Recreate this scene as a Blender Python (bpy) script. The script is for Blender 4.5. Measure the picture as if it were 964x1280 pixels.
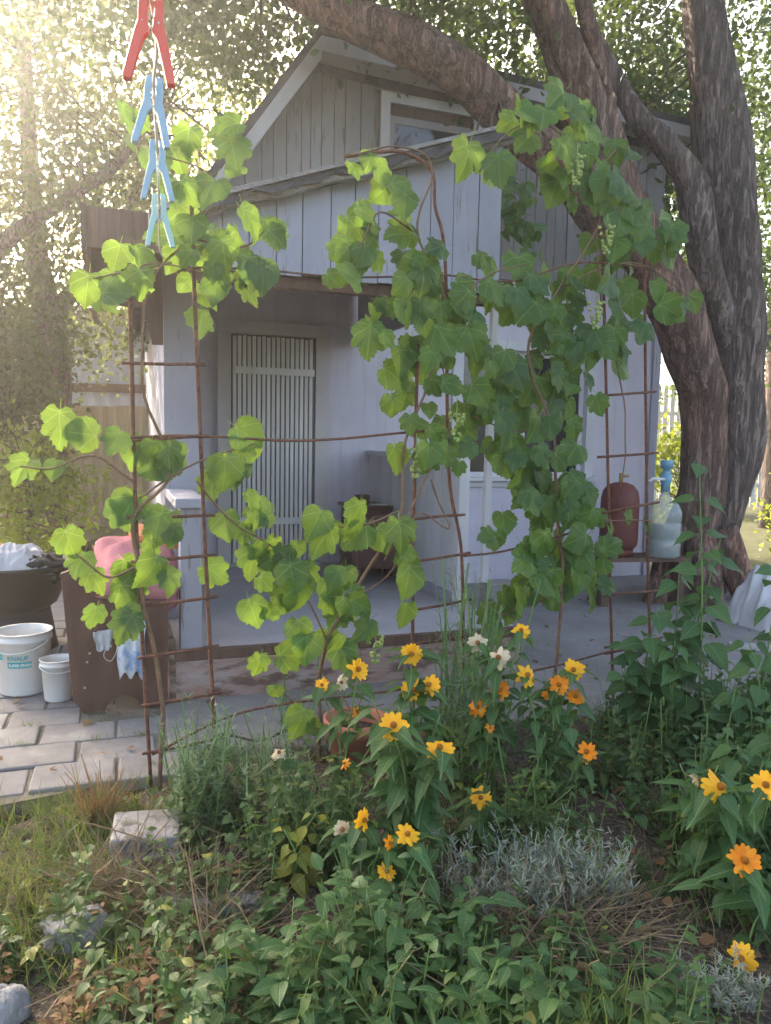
import bpy, bmesh, math, random
import numpy as np
from mathutils import Vector, Matrix, Euler, noise
R = math.radians
random.seed(7); rng = np.random.default_rng(7)
scn = bpy.context.scene
for o in list(bpy.data.objects): bpy.data.objects.remove(o)
COL = scn.collection

# ---------------------------------------------------------------- camera
cam_d = bpy.data.cameras.new('camera'); cam = bpy.data.objects.new('camera', cam_d); COL.objects.link(cam)
cam_d.sensor_fit = 'VERTICAL'; cam_d.sensor_height = 36; cam_d.lens = 36*961/1280
cam_d.clip_start = .02; cam_d.clip_end = 2000
cam.matrix_world = Matrix.Translation((0,0,1.30)) @ Matrix.Rotation(R(90-5.35),4,'X') @ Matrix.Rotation(R(1.1),4,'Z')
scn.camera = cam

# ---------------------------------------------------------------- sky, sun, exposure
SUN_AZ, SUN_EL = -36.0, 30.0          # azimuth from +Y towards +X, elevation
w = bpy.data.worlds.new('World'); scn.world = w; w.use_nodes = True
nt = w.node_tree; bg = nt.nodes['Background']
sky = nt.nodes.new('ShaderNodeTexSky'); sky.sky_type = 'NISHITA'; sky.sun_disc = False
sky.sun_elevation = R(SUN_EL); sky.sun_rotation = R(SUN_AZ); sky.dust_density = 4.0; sky.air_density = .7; sky.ozone_density = .2
wb = nt.nodes.new('ShaderNodeMix'); wb.data_type = 'RGBA'; wb.blend_type = 'MULTIPLY'; wb.inputs[0].default_value = 1; wb.inputs[7].default_value = (1,.92,.81,1)   # white balance put into a warm tint, the same over the whole sky
nt.links.new(sky.outputs[0], wb.inputs[6]); nt.links.new(wb.outputs[2], bg.inputs[0]); bg.inputs[1].default_value = .15
sd = bpy.data.lights.new('sun', 'SUN'); sd.energy = 2.3; sd.angle = R(.5); sd.color = (1,.93,.80)
sun = bpy.data.objects.new('sun', sd); COL.objects.link(sun)
d = Vector((math.sin(R(SUN_AZ))*math.cos(R(SUN_EL)), math.cos(R(SUN_AZ))*math.cos(R(SUN_EL)), math.sin(R(SUN_EL))))
sun.rotation_euler = d.to_track_quat('Z','Y').to_euler(); sun.location = (-8,10,9)
vs = scn.view_settings; vs.view_transform = 'Standard'; vs.look = 'None'; vs.exposure = 2.8; vs.gamma = 1.0; vs.use_curve_mapping = False
scn.render.engine = 'CYCLES'
scn.cycles.max_bounces = 8; scn.cycles.transparent_max_bounces = 8; scn.cycles.transmission_bounces = 5; scn.cycles.diffuse_bounces = 4

# ---------------------------------------------------------------- materials
class NT:
    def __init__(s, name):
        s.m = bpy.data.materials.new(name); s.m.use_nodes = True; s.t = s.m.node_tree
        s.b = s.t.nodes['Principled BSDF']; s.out = s.t.nodes['Material Output']
    def n(s, typ, **k):
        x = s.t.nodes.new('ShaderNode'+typ)
        for a, v in k.items():
            if a in ('i',):
                for kk, vv in v.items(): s.set(x.inputs[kk], vv)
            else: setattr(x, a, v)
        return x
    def set(s, sock, v):
        if isinstance(v, bpy.types.NodeSocket): s.t.links.new(v, sock)
        else: sock.default_value = v
    def math(s, op, a, b=0, c=0):
        x = s.n('Math', operation=op); s.set(x.inputs[0], a); s.set(x.inputs[1], b); s.set(x.inputs[2], c); return x.outputs[0]
    def mix(s, f, a, b, blend='MIX'):
        x = s.n('Mix', data_type='RGBA', blend_type=blend); s.set(x.inputs[0], f); s.set(x.inputs[6], a); s.set(x.inputs[7], b); return x.outputs[2]
    def ramp(s, f, stops):
        x = s.n('ValToRGB'); s.set(x.inputs[0], f); e = x.color_ramp.elements
        while len(e) < len(stops): e.new(.5)
        for el, (p, c) in zip(e, stops): el.position = p; el.color = c if len(c) == 4 else (*c,1)
        return x.outputs[0]
    def coords(s, scale=(1,1,1), rand=True, world=False):
        if world: v = s.n('NewGeometry').outputs['Position']
        else: v = s.n('TexCoord').outputs['Object']
        if rand and not world:
            oi = s.n('ObjectInfo'); a = s.n('VectorMath', operation='ADD'); s.set(a.inputs[0], v)
            m = s.math('MULTIPLY', oi.outputs['Random'], 37.0); cx = s.n('CombineXYZ'); s.set(cx.inputs[0], m); s.set(cx.inputs[1], m); s.set(cx.inputs[2], m)
            s.set(a.inputs[1], cx.outputs[0]); v = a.outputs[0]
        mp = s.n('Mapping'); s.set(mp.inputs[0], v); mp.inputs[3].default_value = scale; return mp.outputs[0]
    def noise(s, vec, scale, detail=4, rough=.6, dist=0):
        x = s.n('TexNoise'); s.set(x.inputs['Vector'], vec); x.inputs['Scale'].default_value = scale; x.inputs['Detail'].default_value = detail
        x.inputs['Roughness'].default_value = rough; x.inputs['Distortion'].default_value = dist; return x.outputs[0]
    def bump(s, h, strength=.3, dist=.01):
        x = s.n('Bump'); s.set(x.inputs['Height'], h); x.inputs['Strength'].default_value = strength; x.inputs['Distance'].default_value = dist
        s.set(s.b.inputs['Normal'], x.outputs[0])
    def col(s, c, rough=.7, spec=.3):
        s.set(s.b.inputs['Base Color'], c); s.set(s.b.inputs['Roughness'], rough); s.b.inputs['Specular IOR Level'].default_value = spec
        return s.m
def c4(c): return (*c,1)
def mat_noise(name, c1, c2, scale=6, rough=.75, bump=.3, bd=.01, stretch=(1,1,1), c3=None, spec=.3, lo=.35, hi=.65, fine=60, metal=0):
    t = NT(name); v = t.coords(stretch); a = t.noise(v, scale, 6); fcol = t.ramp(a, [(lo, c1), (hi, c2)])
    b = t.noise(v, fine, 3)
    fcol = t.mix(t.math('MULTIPLY', b, .5), fcol, c4([x*.62 for x in c1]), 'MIX') if c3 is None else t.mix(t.ramp(b, [(.5,(0,0,0)),(.62,(1,1,1))]), fcol, c4(c3))
    t.bump(t.math('ADD', a, t.math('MULTIPLY', b, .5)), bump, bd); t.b.inputs['Metallic'].default_value = metal
    return t.col(fcol, rough, spec)
def mat_paint(name, paint, wood, amount=.4, rough=.6, stretch=(14,14,1.2), scale=3.0, dirt=(.2,.18,.16)):
    """old painted timber: paint flaking to bare wood, grain along local z"""
    t = NT(name); v = t.coords(stretch); a = t.noise(v, scale, 7, .65); v2 = t.coords((1,1,.5)); b = t.noise(v2, 5, 5); g = t.noise(t.coords((60,60,2)), 2, 4)
    mask = t.ramp(t.math('ADD', t.math('MULTIPLY', a, .7), t.math('MULTIPLY', b, .3)), [(amount-.03,(1,1,1)), (amount+.03,(0,0,0))])
    pc = t.mix(t.ramp(b, [(.35,(0,0,0)),(.75,(1,1,1))]), c4(paint), c4([x*.82 for x in paint]))
    wc = t.mix(g, c4(wood), c4([x*.5 for x in wood]))
    oi = t.n('ObjectInfo'); pc = t.mix(t.math('MULTIPLY', oi.outputs['Random'], .22), pc, c4(dirt))
    t.bump(t.math('SUBTRACT', t.math('MULTIPLY', g, .4), t.math('MULTIPLY', mask, .6)), .45, .004)
    return t.col(t.mix(mask, pc, wc), rough, .3)
def mat_leaf(name, c1, c2, vein=None, palmate=False, trans=.38, tcol=None, rough=.48, yellow=None, spots=False):
    """leaf: colour varies per leaf, veins from the leaf's own UV, light passes through"""
    t = NT(name); oi = t.n('ObjectInfo'); at = t.n('Attribute', attribute_name='rnd')
    r = t.math('FRACT', t.math('ADD', oi.outputs['Random'], at.outputs['Fac']))
    base = t.mix(r, c4(c1), c4(c2))
    if yellow: base = t.mix(t.ramp(r, [(.93,(0,0,0)),(.97,(1,1,1))]), base, c4(yellow))
    uv = t.n('UVMap').outputs[0]; nn = t.noise(uv, 9, 4); base = t.mix(t.math('MULTIPLY', nn, .55), base, c4([x*.55 for x in c1]))
    if spots:
        ou = t.n('VectorMath', operation='ADD'); t.set(ou.inputs[0], uv); t.set(ou.inputs[1], t.n('CombineXYZ', i={0:t.math('MULTIPLY', r, 50.0)}).outputs[0])
        s1 = t.noise(ou.outputs[0], 5, 5, .7); base = t.mix(t.ramp(s1, [(.66,(0,0,0)),(.72,(.8,.8,.8))]), base, (.20,.12,.035,1)); s2 = t.noise(ou.outputs[0], 2.2, 3); base = t.mix(t.ramp(s2, [(.5,(0,0,0)),(.75,(.5,.5,.5))]), base, (.20,.25,.04,1))
    if vein:
        sp = t.n('SeparateXYZ'); t.set(sp.inputs[0], uv); x, y = sp.outputs[0], sp.outputs[1]
        if palmate:
            ang = t.math('ARCTAN2', x, y); a2 = t.math('PINGPONG', ang, R(25)); rr = t.math('SQRT', t.math('ADD', t.math('MULTIPLY', x, x), t.math('MULTIPLY', y, y)))
            dd = t.math('MULTIPLY', rr, t.math('SINE', a2))
            sec = t.math('PINGPONG', t.math('ADD', rr, t.math('MULTIPLY', a2, .8)), .055)
        else:
            dd = t.math('ABSOLUTE', x); sec = t.math('PINGPONG', t.math('SUBTRACT', y, t.math('MULTIPLY', dd, 1.1)), .07)
        m1 = t.ramp(dd, [(.006,(1,1,1)),(.022,(0,0,0))]); m2 = t.ramp(sec, [(.003,(.45,.45,.45)),(.012,(0,0,0))])
        mk = t.math('MAXIMUM', m1, m2); base = t.mix(t.math('MULTIPLY', mk, .55), base, c4(vein))
        t.bump(t.math('MULTIPLY', t.math('ADD', mk, t.math('MULTIPLY', nn, .6)), -1), .5, .003)
    t.col(base, rough, .35)
    tl = t.n('BsdfTranslucent'); tc = t.mix(.55, base, c4(tcol or (min(1,c2[0]*2.6), min(1,c2[1]*2.2), c2[2]*.8))); t.set(tl.inputs[0], tc)
    mx = t.n('MixShader'); mx.inputs[0].default_value = trans; t.set(mx.inputs[1], t.b.outputs[0]); t.set(mx.inputs[2], tl.outputs[0]); t.set(t.out.inputs[0], mx.outputs[0])
    return t.m
def mat_plain(name, c, rough=.5, spec=.4, metal=0, var=.15, scale=8, bump=0):
    t = NT(name); a = t.noise(t.coords(), scale, 5); t.b.inputs['Metallic'].default_value = metal
    if bump: t.bump(a, bump, .01)
    return t.col(t.mix(a, c4([x*(1+var) for x in c]), c4([x*(1-2*var) for x in c])), rough, spec)
def mat_bark(name, c1, c2, c3):
    t = NT(name); v = t.coords((1,1,.16), rand=False); dv = t.noise(v, 4, 5)
    ad = t.n('VectorMath', operation='MULTIPLY_ADD'); t.set(ad.inputs[0], t.n('CombineXYZ', i={0:dv,1:dv,2:dv}).outputs[0]); ad.inputs[1].default_value = (.35,.35,.35); t.set(ad.inputs[2], v)
    fur = t.noise(ad.outputs[0], 22, 6, .7, .6); plates = t.noise(t.coords((1,1,.5), rand=False), 16, 5, .65, 1.2); big = t.noise(t.coords((1,1,.6), rand=False), 2.2, 5); fine = t.noise(v, 110, 4)
    h_ = t.math('ADD', t.math('MULTIPLY', t.ramp(fur, [(.40,(0,0,0)),(.56,(1,1,1))]), .7), t.math('MULTIPLY', plates, .6))
    col = t.mix(t.ramp(big, [(.4,(0,0,0)),(.6,(1,1,1))]), c4(c1), c4(c2)); col = t.mix(t.ramp(fine, [(.45,(0,0,0)),(.7,(.55,.55,.55))]), col, c4([x*1.9 for x in c1]))
    col = t.mix(t.ramp(fur, [(.40,(1,1,1)),(.53,(0,0,0))]), col, c4(c3))
    t.bump(t.math('ADD', h_, t.math('MULTIPLY', fine, .3)), 1.0, .04)
    return t.col(col, .92, .15)
M = {}
def m_wall():
    t = NT('lilac_plaster'); v = t.coords(rand=False); a = t.noise(v, 2.2, 6); st = t.noise(t.coords((9,9,.5), rand=False), 2.0, 6, .7); f_ = t.noise(v, 70, 4); p = t.noise(v, 11, 6, .7)
    c = t.mix(t.ramp(a, [(.35,(0,0,0)),(.68,(1,1,1))]), (.55,.51,.58,1), (.63,.59,.66,1)); c = t.mix(t.ramp(st, [(.52,(0,0,0)),(.75,(.5,.5,.5))]), c, (.36,.33,.35,1))
    c = t.mix(t.ramp(p, [(.66,(0,0,0)),(.70,(.6,.6,.6))]), c, (.50,.47,.46,1)); t.bump(t.math('ADD', t.math('MULTIPLY', f_, .5), t.math('MULTIPLY', p, .8)), .4, .006); return t.col(c, .88, .25)
M['wall'] = m_wall()
M['board'] = mat_paint('pale_lilac_board', (.37,.37,.45), (.30,.27,.25), .40)
M['gable'] = mat_paint('grey_board', (.29,.275,.27), (.24,.21,.19), .42, .75)
M['trim'] = mat_paint('white_trim', (.68,.67,.70), (.35,.30,.26), .33)
M['rake'] = mat_paint('grey_trim', (.36,.345,.35), (.30,.27,.25), .36)
M['slat'] = mat_paint('cream_slat', (.84,.81,.78), (.35,.30,.28), .27)
M['frame'] = mat_paint('pale_frame', (.66,.61,.61), (.35,.30,.28), .27)
M['slatback'] = mat_plain('door_back', (.16,.13,.13), .8)
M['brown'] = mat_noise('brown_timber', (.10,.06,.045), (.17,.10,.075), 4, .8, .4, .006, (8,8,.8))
M['soffit'] = mat_noise('soffit_board', (.44,.35,.32), (.52,.42,.39), 4, .8, .3, .005, (1,8,8))
M['felt'] = mat_noise('roofing_felt', (.05,.047,.045), (.10,.09,.085), 8, .95, .6, .012)
M['roofwood'] = mat_noise('weathered_sheathing', (.20,.18,.17), (.36,.33,.31), 5, .9, .5, .008, (.8,8,8), c3=(.10,.08,.07))
M['deck'] = mat_noise('grey_floor', (.40,.385,.41), (.49,.47,.49), 3, .7, .15, .004, fine=9)
M['plinth'] = mat_noise('plinth', (.34,.20,.16), (.38,.31,.29), 5, .9, .7, .02, (1,1,2.5), c3=(.16,.10,.08), fine=7)
M['concrete'] = mat_noise('concrete', (.185,.172,.165), (.29,.275,.265), 1.8, .92, .5, .012, fine=24)
M['paver'] = mat_noise('paver', (.19,.183,.18), (.27,.26,.255), 5, .92, .5, .010, fine=30)
M['sand'] = mat_noise('joint_sand', (.13,.115,.095), (.20,.18,.15), 9, .95, .6, .02)
M['glass'] = mat_plain('dark_glass', (.03,.03,.035), .06, .6)
M['curtain'] = mat_plain('curtain', (.42,.40,.40), .9, .1)
M['rust'] = mat_noise('rusty_iron', (.11,.045,.028), (.19,.085,.05), 30, .85, .5, .002, c3=(.06,.03,.022))
M['wire'] = mat_noise('thin_wire', (.10,.055,.04), (.16,.10,.075), 30, .7, .3, .001)
M['cane'] = mat_noise('vine_cane', (.14,.085,.05), (.24,.15,.09), 20, .85, .5, .002, (1,1,1))
M['vine'] = mat_leaf('vine_leaf', (.048,.12,.024), (.09,.19,.033), (.30,.44,.15), True, .45, (.38,.56,.05), .42, spots=True)
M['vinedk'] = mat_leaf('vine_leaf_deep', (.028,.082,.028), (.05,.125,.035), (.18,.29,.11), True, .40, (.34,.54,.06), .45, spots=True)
M['grape'] = mat_plain('green_grape', (.30,.38,.10), .35, .5)
M['heli'] = mat_leaf('heliopsis_leaf', (.036,.095,.028), (.068,.155,.043), (.22,.33,.14), False, .33, (.30,.48,.08), .5)
M['stem'] = mat_plain('green_stem', (.13,.22,.06), .6)
M['petal'] = mat_leaf('yellow_petal', (.90,.42,.01), (.92,.54,.02), None, False, .3, (.95,.60,.02), .6)
M['petalo'] = mat_leaf('orange_petal', (.88,.25,.006), (.90,.36,.01), None, False, .3, (.95,.45,.01), .6)
M['petalw'] = mat_leaf('faded_petal', (.56,.45,.26), (.70,.60,.42), None, False, .25, (.85,.75,.5), .7)
M['disc'] = mat_noise('flower_disc', (.34,.11,.008), (.50,.20,.012), 200, .9, .8, .004, c3=(.16,.05,.008))
M['discd'] = mat_noise('flower_disc_old', (.22,.08,.02), (.34,.15,.04), 200, .9, .8, .004)
M['weed'] = mat_leaf('weed_leaf', (.030,.070,.018), (.078,.145,.033), (.2,.3,.12), False, .33, (.30,.46,.06), .55, yellow=(.30,.28,.06))
M['round'] = mat_leaf('round_leaf', (.04,.11,.036), (.09,.18,.052), (.2,.3,.14), False, .33, (.22,.40,.08), .5)
M['feather'] = mat_leaf('feathery_weed', (.14,.22,.12), (.22,.31,.17), None, False, .3, (.3,.42,.16), .7)
M['silver'] = mat_leaf('silver_leaf', (.21,.24,.185), (.32,.34,.275), None, False, .2, (.4,.46,.38), .8)
M['grass'] = mat_leaf('grass_blade', (.06,.12,.025), (.16,.22,.06), None, False, .3, (.35,.42,.08), .6, yellow=(.34,.28,.13))
M['straw'] = mat_leaf('dry_straw', (.15,.11,.065), (.29,.225,.14), None, False, .15, (.4,.3,.18), .85)
M['litter'] = mat_leaf('dry_leaf', (.15,.085,.04), (.32,.20,.10), None, False, .2, (.4,.22,.08), .85)
M['sedum'] = mat_leaf('sedum_leaf', (.10,.20,.14), (.16,.27,.19), None, False, .15, (.2,.35,.18), .5)
M['soil'] = mat_noise('garden_soil', (.035,.026,.02), (.085,.064,.048), 14, .97, .9, .03, c3=(.13,.10,.075))
M['earth'] = mat_noise('grassy_earth', (.05,.055,.025), (.11,.10,.05), 6, .97, .7, .03, c3=(.08,.10,.03))
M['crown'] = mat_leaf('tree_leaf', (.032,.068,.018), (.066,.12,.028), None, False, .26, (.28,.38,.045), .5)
M['crownlit'] = mat_leaf('sunlit_tree_leaf', (.10,.17,.03), (.20,.27,.04), None, False, .48, (.60,.66,.06), .5)  # sunlit look put into a lighter, yellower leaf colour
M['crowngrey'] = mat_leaf('grey_tree_leaf', (.055,.075,.028), (.10,.125,.045), None, False, .38, (.34,.38,.09), .55)  # duller grey-green leaf tone
M['bark'] = mat_bark('bark', (.24,.165,.135), (.34,.18,.125), (.12,.078,.063))
M['barkg'] = mat_bark('bark_grey', (.21,.165,.145), (.26,.185,.155), (.10,.078,.068))
M['twig'] = mat_plain('twig', (.09,.065,.05), .9)
M['bench'] = mat_noise('stained_wood', (.085,.042,.032), (.14,.07,.05), 3, .6, .35, .004, (6,6,1))
M['pink'] = mat_noise('pink_cloth', (.42,.16,.19), (.52,.22,.25), 6, .95, .4, .01)
M['white'] = mat_plain('white_plastic', (.62,.62,.60), .4, .45, var=.06)
M['teal'] = mat_plain('teal_print', (.02,.30,.33), .45, var=.05)
M['black'] = mat_plain('black_rubber', (.025,.024,.024), .6)
M['bagw'] = mat_plain('crumpled_bag', (.50,.50,.52), .5, bump=.6)
M['bagb'] = mat_noise('blue_white_bag', (.62,.66,.72), (.22,.35,.60), 9, .4, .3, .005, lo=.5, hi=.56)
M['orange'] = mat_plain('orange_scrap', (.55,.20,.06), .7)
M['gas'] = mat_noise('red_gas_paint', (.10,.024,.02), (.14,.036,.028), 6, .55, .2, .003, c3=(.09,.03,.025))
M['brass'] = mat_plain('brass', (.35,.25,.10), .4, metal=.8)
M['pumpb'] = mat_plain('blue_plastic', (.16,.33,.45), .35)
M['chair'] = mat_noise('brown_vinyl', (.10,.052,.045), (.15,.075,.06), 5, .45, .3, .004)
M['terra'] = mat_noise('terracotta', (.36,.13,.075), (.45,.19,.115), 5, .85, .3, .004)
M['stone'] = mat_noise('grey_stone', (.19,.19,.195), (.30,.295,.29), 9, .95, .9, .02, fine=40)
M['slabm'] = mat_noise('weathered_slab', (.20,.19,.18), (.30,.285,.275), 9, .95, .8, .015, c3=(.13,.12,.10), fine=18)
M['tan'] = mat_noise('tan_sheet', (.48,.38,.24), (.56,.46,.32), 2, .7, .2, .003)
M['bluesheet'] = mat_noise('blue_grey_sheet', (.36,.39,.48), (.45,.48,.56), 2, .6, .2, .003)
M['red'] = mat_plain('red_plastic', (.68,.10,.07), .4)
M['bluep'] = mat_plain('blue_peg_plastic', (.26,.42,.56), .4)
M['tealp'] = mat_plain('teal_peg_plastic', (.34,.55,.55), .4)
M['steel'] = mat_plain('spring_steel', (.5,.48,.45), .35, metal=.9)
M['cord'] = mat_plain('white_cord', (.72,.68,.66), .7)
def m_bottle():
    t = NT('bottle_plastic'); t.col((.40,.45,.43,1), .15, .5); t.b.inputs['Alpha'].default_value = .5; return t.m
M['bottle'] = m_bottle()
t = NT('water'); t.col((.22,.25,.21,1), .08, .5); t.b.inputs['Transmission Weight'].default_value = .6; M['water'] = t.m

# ---------------------------------------------------------------- helpers
class MB:
    def __init__(s): s.v = []; s.f = []
    def quadbox(s, x0, x1, y0, y1, z0, z1):
        n = len(s.v); s.v += [(x0,y0,z0),(x1,y0,z0),(x1,y1,z0),(x0,y1,z0),(x0,y0,z1),(x1,y0,z1),(x1,y1,z1),(x0,y1,z1)]
        s.f += [tuple(n+i for i in q) for q in ((3,2,1,0),(4,5,6,7),(0,1,5,4),(1,2,6,5),(2,3,7,6),(3,0,4,7))]; return s
    def prism(s, poly, a0, a1, axis='y'):
        """polygon (p,q) extruded along an axis from a0 to a1"""
        n = len(s.v); k = len(poly)
        for a in (a0, a1):
            for p, q in poly: s.v.append({'y':(p,a,q), 'z':(p,q,a), 'x':(a,p,q)}[axis])
        s.f.append(tuple(range(n, n+k))); s.f.append(tuple(range(n+2*k-1, n+k-1, -1)))
        for i in range(k): j = (i+1) % k; s.f.append((n+j, n+i, n+k+i, n+k+j))
        return s
    def tube(s, pts, rad, seg=8, rough=0, seed=0, cap=True, ridge=0):
        pts = [Vector(p) for p in pts]; n0 = len(s.v); rad = rad if hasattr(rad, '__len__') else [rad]*len(pts)
        prev = None
        for i, p in enumerate(pts):
            t = (pts[min(i+1,len(pts)-1)]-pts[max(i-1,0)]).normalized()
            if prev is None: x = t.orthogonal().normalized()
            else: x = (prev - t*prev.dot(t)).normalized()
            prev = x; y = t.cross(x)
            for k in range(seg):
                a = 2*math.pi*k/seg; r = rad[i]; dirv = x*math.cos(a)+y*math.sin(a)
                if rough: r *= 1 + rough*noise.noise(Vector((p.x*2.5+dirv.x*1.2+seed, p.y*2.5+dirv.y*1.2, p.z*1.3+dirv.z*1.2))) + ridge*noise.noise(Vector((dirv.x*4+seed, dirv.y*4, p.z*.8+dirv.z*4)))
                s.v.append(tuple(p+dirv*r))
        for i in range(len(pts)-1):
            for k in range(seg):
                a = n0+i*seg+k; b = n0+i*seg+(k+1) % seg; s.f.append((a, b, b+seg, a+seg))
        if cap: s.f.append(tuple(n0+k for k in range(seg))[::-1]); s.f.append(tuple(n0+(len(pts)-1)*seg+k for k in range(seg)))
        return s
    def lathe(s, prof, seg=28, c=(0,0,0)):
        n0 = len(s.v)
        for r, z in prof:
            for k in range(seg): a = 2*math.pi*k/seg; s.v.append((c[0]+r*math.cos(a), c[1]+r*math.sin(a), c[2]+z))
        for i in range(len(prof)-1):
            for k in range(seg): a = n0+i*seg+k; b = n0+i*seg+(k+1) % seg; s.f.append((a, b, b+seg, a+seg))
        return s
    def build(s, name, mat, parent=None, smooth=False, bevel=0, off=None):
        me = bpy.data.meshes.new(name); vv = s.v if off is None else [(a-off[0], b-off[1], c-off[2]) for a, b, c in s.v]
        me.from_pydata(vv, [], s.f); me.materials.append(mat)
        if smooth: me.polygons.foreach_set('use_smooth', [True]*len(me.polygons))
        o = bpy.data.objects.new(name, me); COL.objects.link(o)
        if parent: o.parent = parent
        if bevel:
            b = o.modifiers.new('bevel', 'BEVEL'); b.width = bevel; b.segments = 2; b.limit_method = 'ANGLE'
        return o
def tag(o, label=None, cat=None, group=None, kind=None):
    if label: o['label'] = label
    if cat: o['category'] = cat
    if group: o['group'] = group
    if kind: o['kind'] = kind
    return o
def thing(name, loc, rz, label, cat, group=None):
    o = bpy.data.objects.new(name, None); COL.objects.link(o); o.location = loc; o.rotation_euler = (0,0,rz); o.empty_display_size = .1
    return tag(o, label, cat, group)
TH = R(19.5); HU = Vector((math.cos(TH), math.sin(TH), 0)); HV = Vector((-math.sin(TH), math.cos(TH), 0))
def hp(u, v, z=0): return HU*u + HV*v + Vector((0,0,z))
def spline(pts, n=6):
    """Catmull-Rom through points of any dimension"""
    P = [np.array(p, float) for p in pts]; P = [2*P[0]-P[1]] + P + [2*P[-1]-P[-2]]; out = []
    for i in range(1, len(P)-2):
        for k in range(n):
            t = k/n; a, b, c, e = P[i-1:i+3]
            out.append(.5*((2*b)+(-a+c)*t+(2*a-5*b+4*c-e)*t*t+(-a+3*b-3*c+e)*t**3))
    out.append(P[-2]); return out
# ---- leaf shapes: (verts, faces, uv)
def outline_leaf(half, fold=.18, droop=.25, wav=.05, seed=0, teeth=.045, rings=(.5,1.0), c=(0,.28), petiole=.35):
    rs = random.Random(seed); pts = []
    for i in range(len(half)-1):
        (x0,y0),(x1,y1) = half[i], half[i+1]; pts.append((x0,y0))
        mx, my = (x0+x1)/2, (y0+y1)/2; nx, ny = (y1-y0), -(x1-x0); L = math.hypot(nx,ny) or 1; pts.append((mx-nx/L*teeth*-1, my-ny/L*teeth*-1))
    pts.append(half[-1]); out = pts + [(-x,y) for x, y in pts[-2:0:-1]]
    V = []; UV = []; F = []
    def add(x, y):
        z = fold*abs(x) - droop*(y-.25)**2*(1 if y > .25 else .4) - .30*abs(x)**2*droop*2 + wav*math.sin(x*7+seed)*math.cos(y*6+seed*1.7)
        V.append((x, y, z)); UV.append((x, y)); return len(V)-1
    cc = add(*c); rg = []
    for q in rings: rg.append([add(c[0]+(x-c[0])*q*(1+(rs.random()-.5)*.10*(q==1)), c[1]+(y-c[1])*q*(1+(rs.random()-.5)*.10*(q==1))) for x, y in out])
    n = len(out)
    for k in range(n): F.append((cc, rg[0][(k+1) % n], rg[0][k]))
    for a, b in zip(rg, rg[1:]):
        for k in range(n): F.append((a[k], a[(k+1) % n], b[(k+1) % n], b[k]))
    if petiole:
        i = len(V); pz = V[cc][2]
        for (x, y, z) in ((-.010,.02,0),(.010,.02,0),(.010,-petiole,.12),(-.010,-petiole,.12)): V.append((x,y,z-.01)); UV.append((0,.3))
        F.append((i,i+1,i+2,i+3))
    return V, F, UV
def profile_leaf(prof, fold=.25, droop=.3, serr=0., petiole=.12, wav=.0):
    """simple leaf, half widths at points along its length 0..1"""
    V = []; UV = []; F = []; n = len(prof)
    for i, wd in enumerate(prof):
        y = i/(n-1); wd2 = wd*(1+serr*(1 if i % 2 else -1)); z = -droop*y*y
        for x in (-wd2, 0, wd2): V.append((x, y, z+fold*abs(x)+wav*math.sin(y*9+x*5))); UV.append((x, y))
    for i in range(n-1):
        a = i*3; F += [(a,a+1,a+4,a+3),(a+1,a+2,a+5,a+4)]
    if petiole:
        i = len(V)
        for (x, y, z) in ((-.012,.01,0),(.012,.01,0),(.012,-petiole,-.03),(-.012,-petiole,-.03)): V.append((x,y,z-.004)); UV.append((0,.3))
        F.append((i,i+1,i+2,i+3))
    return V, F, UV
def leaf_mesh(name, shape, mat):
    V, F, UV = shape; me = bpy.data.meshes.new(name); me.from_pydata(V, [], F); me.materials.append(mat)
    uvl = me.uv_layers.new(name='UVMap'); li = np.zeros(len(me.loops), int); me.loops.foreach_get('vertex_index', li)
    uvl.data.foreach_set('uv', np.array(UV, np.float32)[li].ravel()); me.polygons.foreach_set('use_smooth', [True]*len(me.polygons)); return me
def scatter(name, shapes, mats, mat, parent=None, pick=None):
    """one mesh of many copied leaf shapes; mats: (N,3,4) array of transforms"""
    N = len(mats); Vs = []; Ls = []; Ss = []; UVs = []; Rs = []; off = 0
    pick = rng.integers(0, len(shapes), N) if pick is None else pick
    for si, (V, F, UV) in enumerate(shapes):
        mm = mats[pick == si]
        if not len(mm): continue
        V = np.array(V); k = len(V); W = np.einsum('nij,kj->nki', mm[:,:,:3], V)+mm[:,None,:,3]
        fl = np.concatenate([np.array(f) for f in F]); ss = np.array([len(f) for f in F]); uv = np.array(UV)[fl]
        Vs.append(W.reshape(-1,3)); Ls.append((fl[None,:]+(np.arange(len(mm))*k)[:,None]+off).ravel()); Ss.append(np.tile(ss, len(mm))); UVs.append(np.tile(uv,(len(mm),1)))
        Rs.append(np.repeat(rng.random(len(mm)), k)); off += len(mm)*k
    V = np.concatenate(Vs); L = np.concatenate(Ls); S = np.concatenate(Ss); st = np.concatenate([[0], np.cumsum(S)[:-1]])
    me = bpy.data.meshes.new(name); me.vertices.add(len(V)); me.vertices.foreach_set('co', V.ravel().astype(np.float32))
    me.loops.add(len(L)); me.loops.foreach_set('vertex_index', L.astype(np.int32)); me.polygons.add(len(S)); me.polygons.foreach_set('loop_start', st.astype(np.int32))
    me.update(calc_edges=True)
    u = me.uv_layers.new(name='UVMap'); u.data.foreach_set('uv', np.concatenate(UVs).astype(np.float32).ravel())
    a = me.attributes.new('rnd', 'FLOAT', 'POINT'); a.data.foreach_set('value', np.concatenate(Rs).astype(np.float32))
    me.polygons.foreach_set('use_smooth', np.ones(len(S), bool)); me.materials.append(mat); me.validate()
    o = bpy.data.objects.new(name, me); COL.objects.link(o)
    if parent: o.parent = parent
    return o
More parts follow.
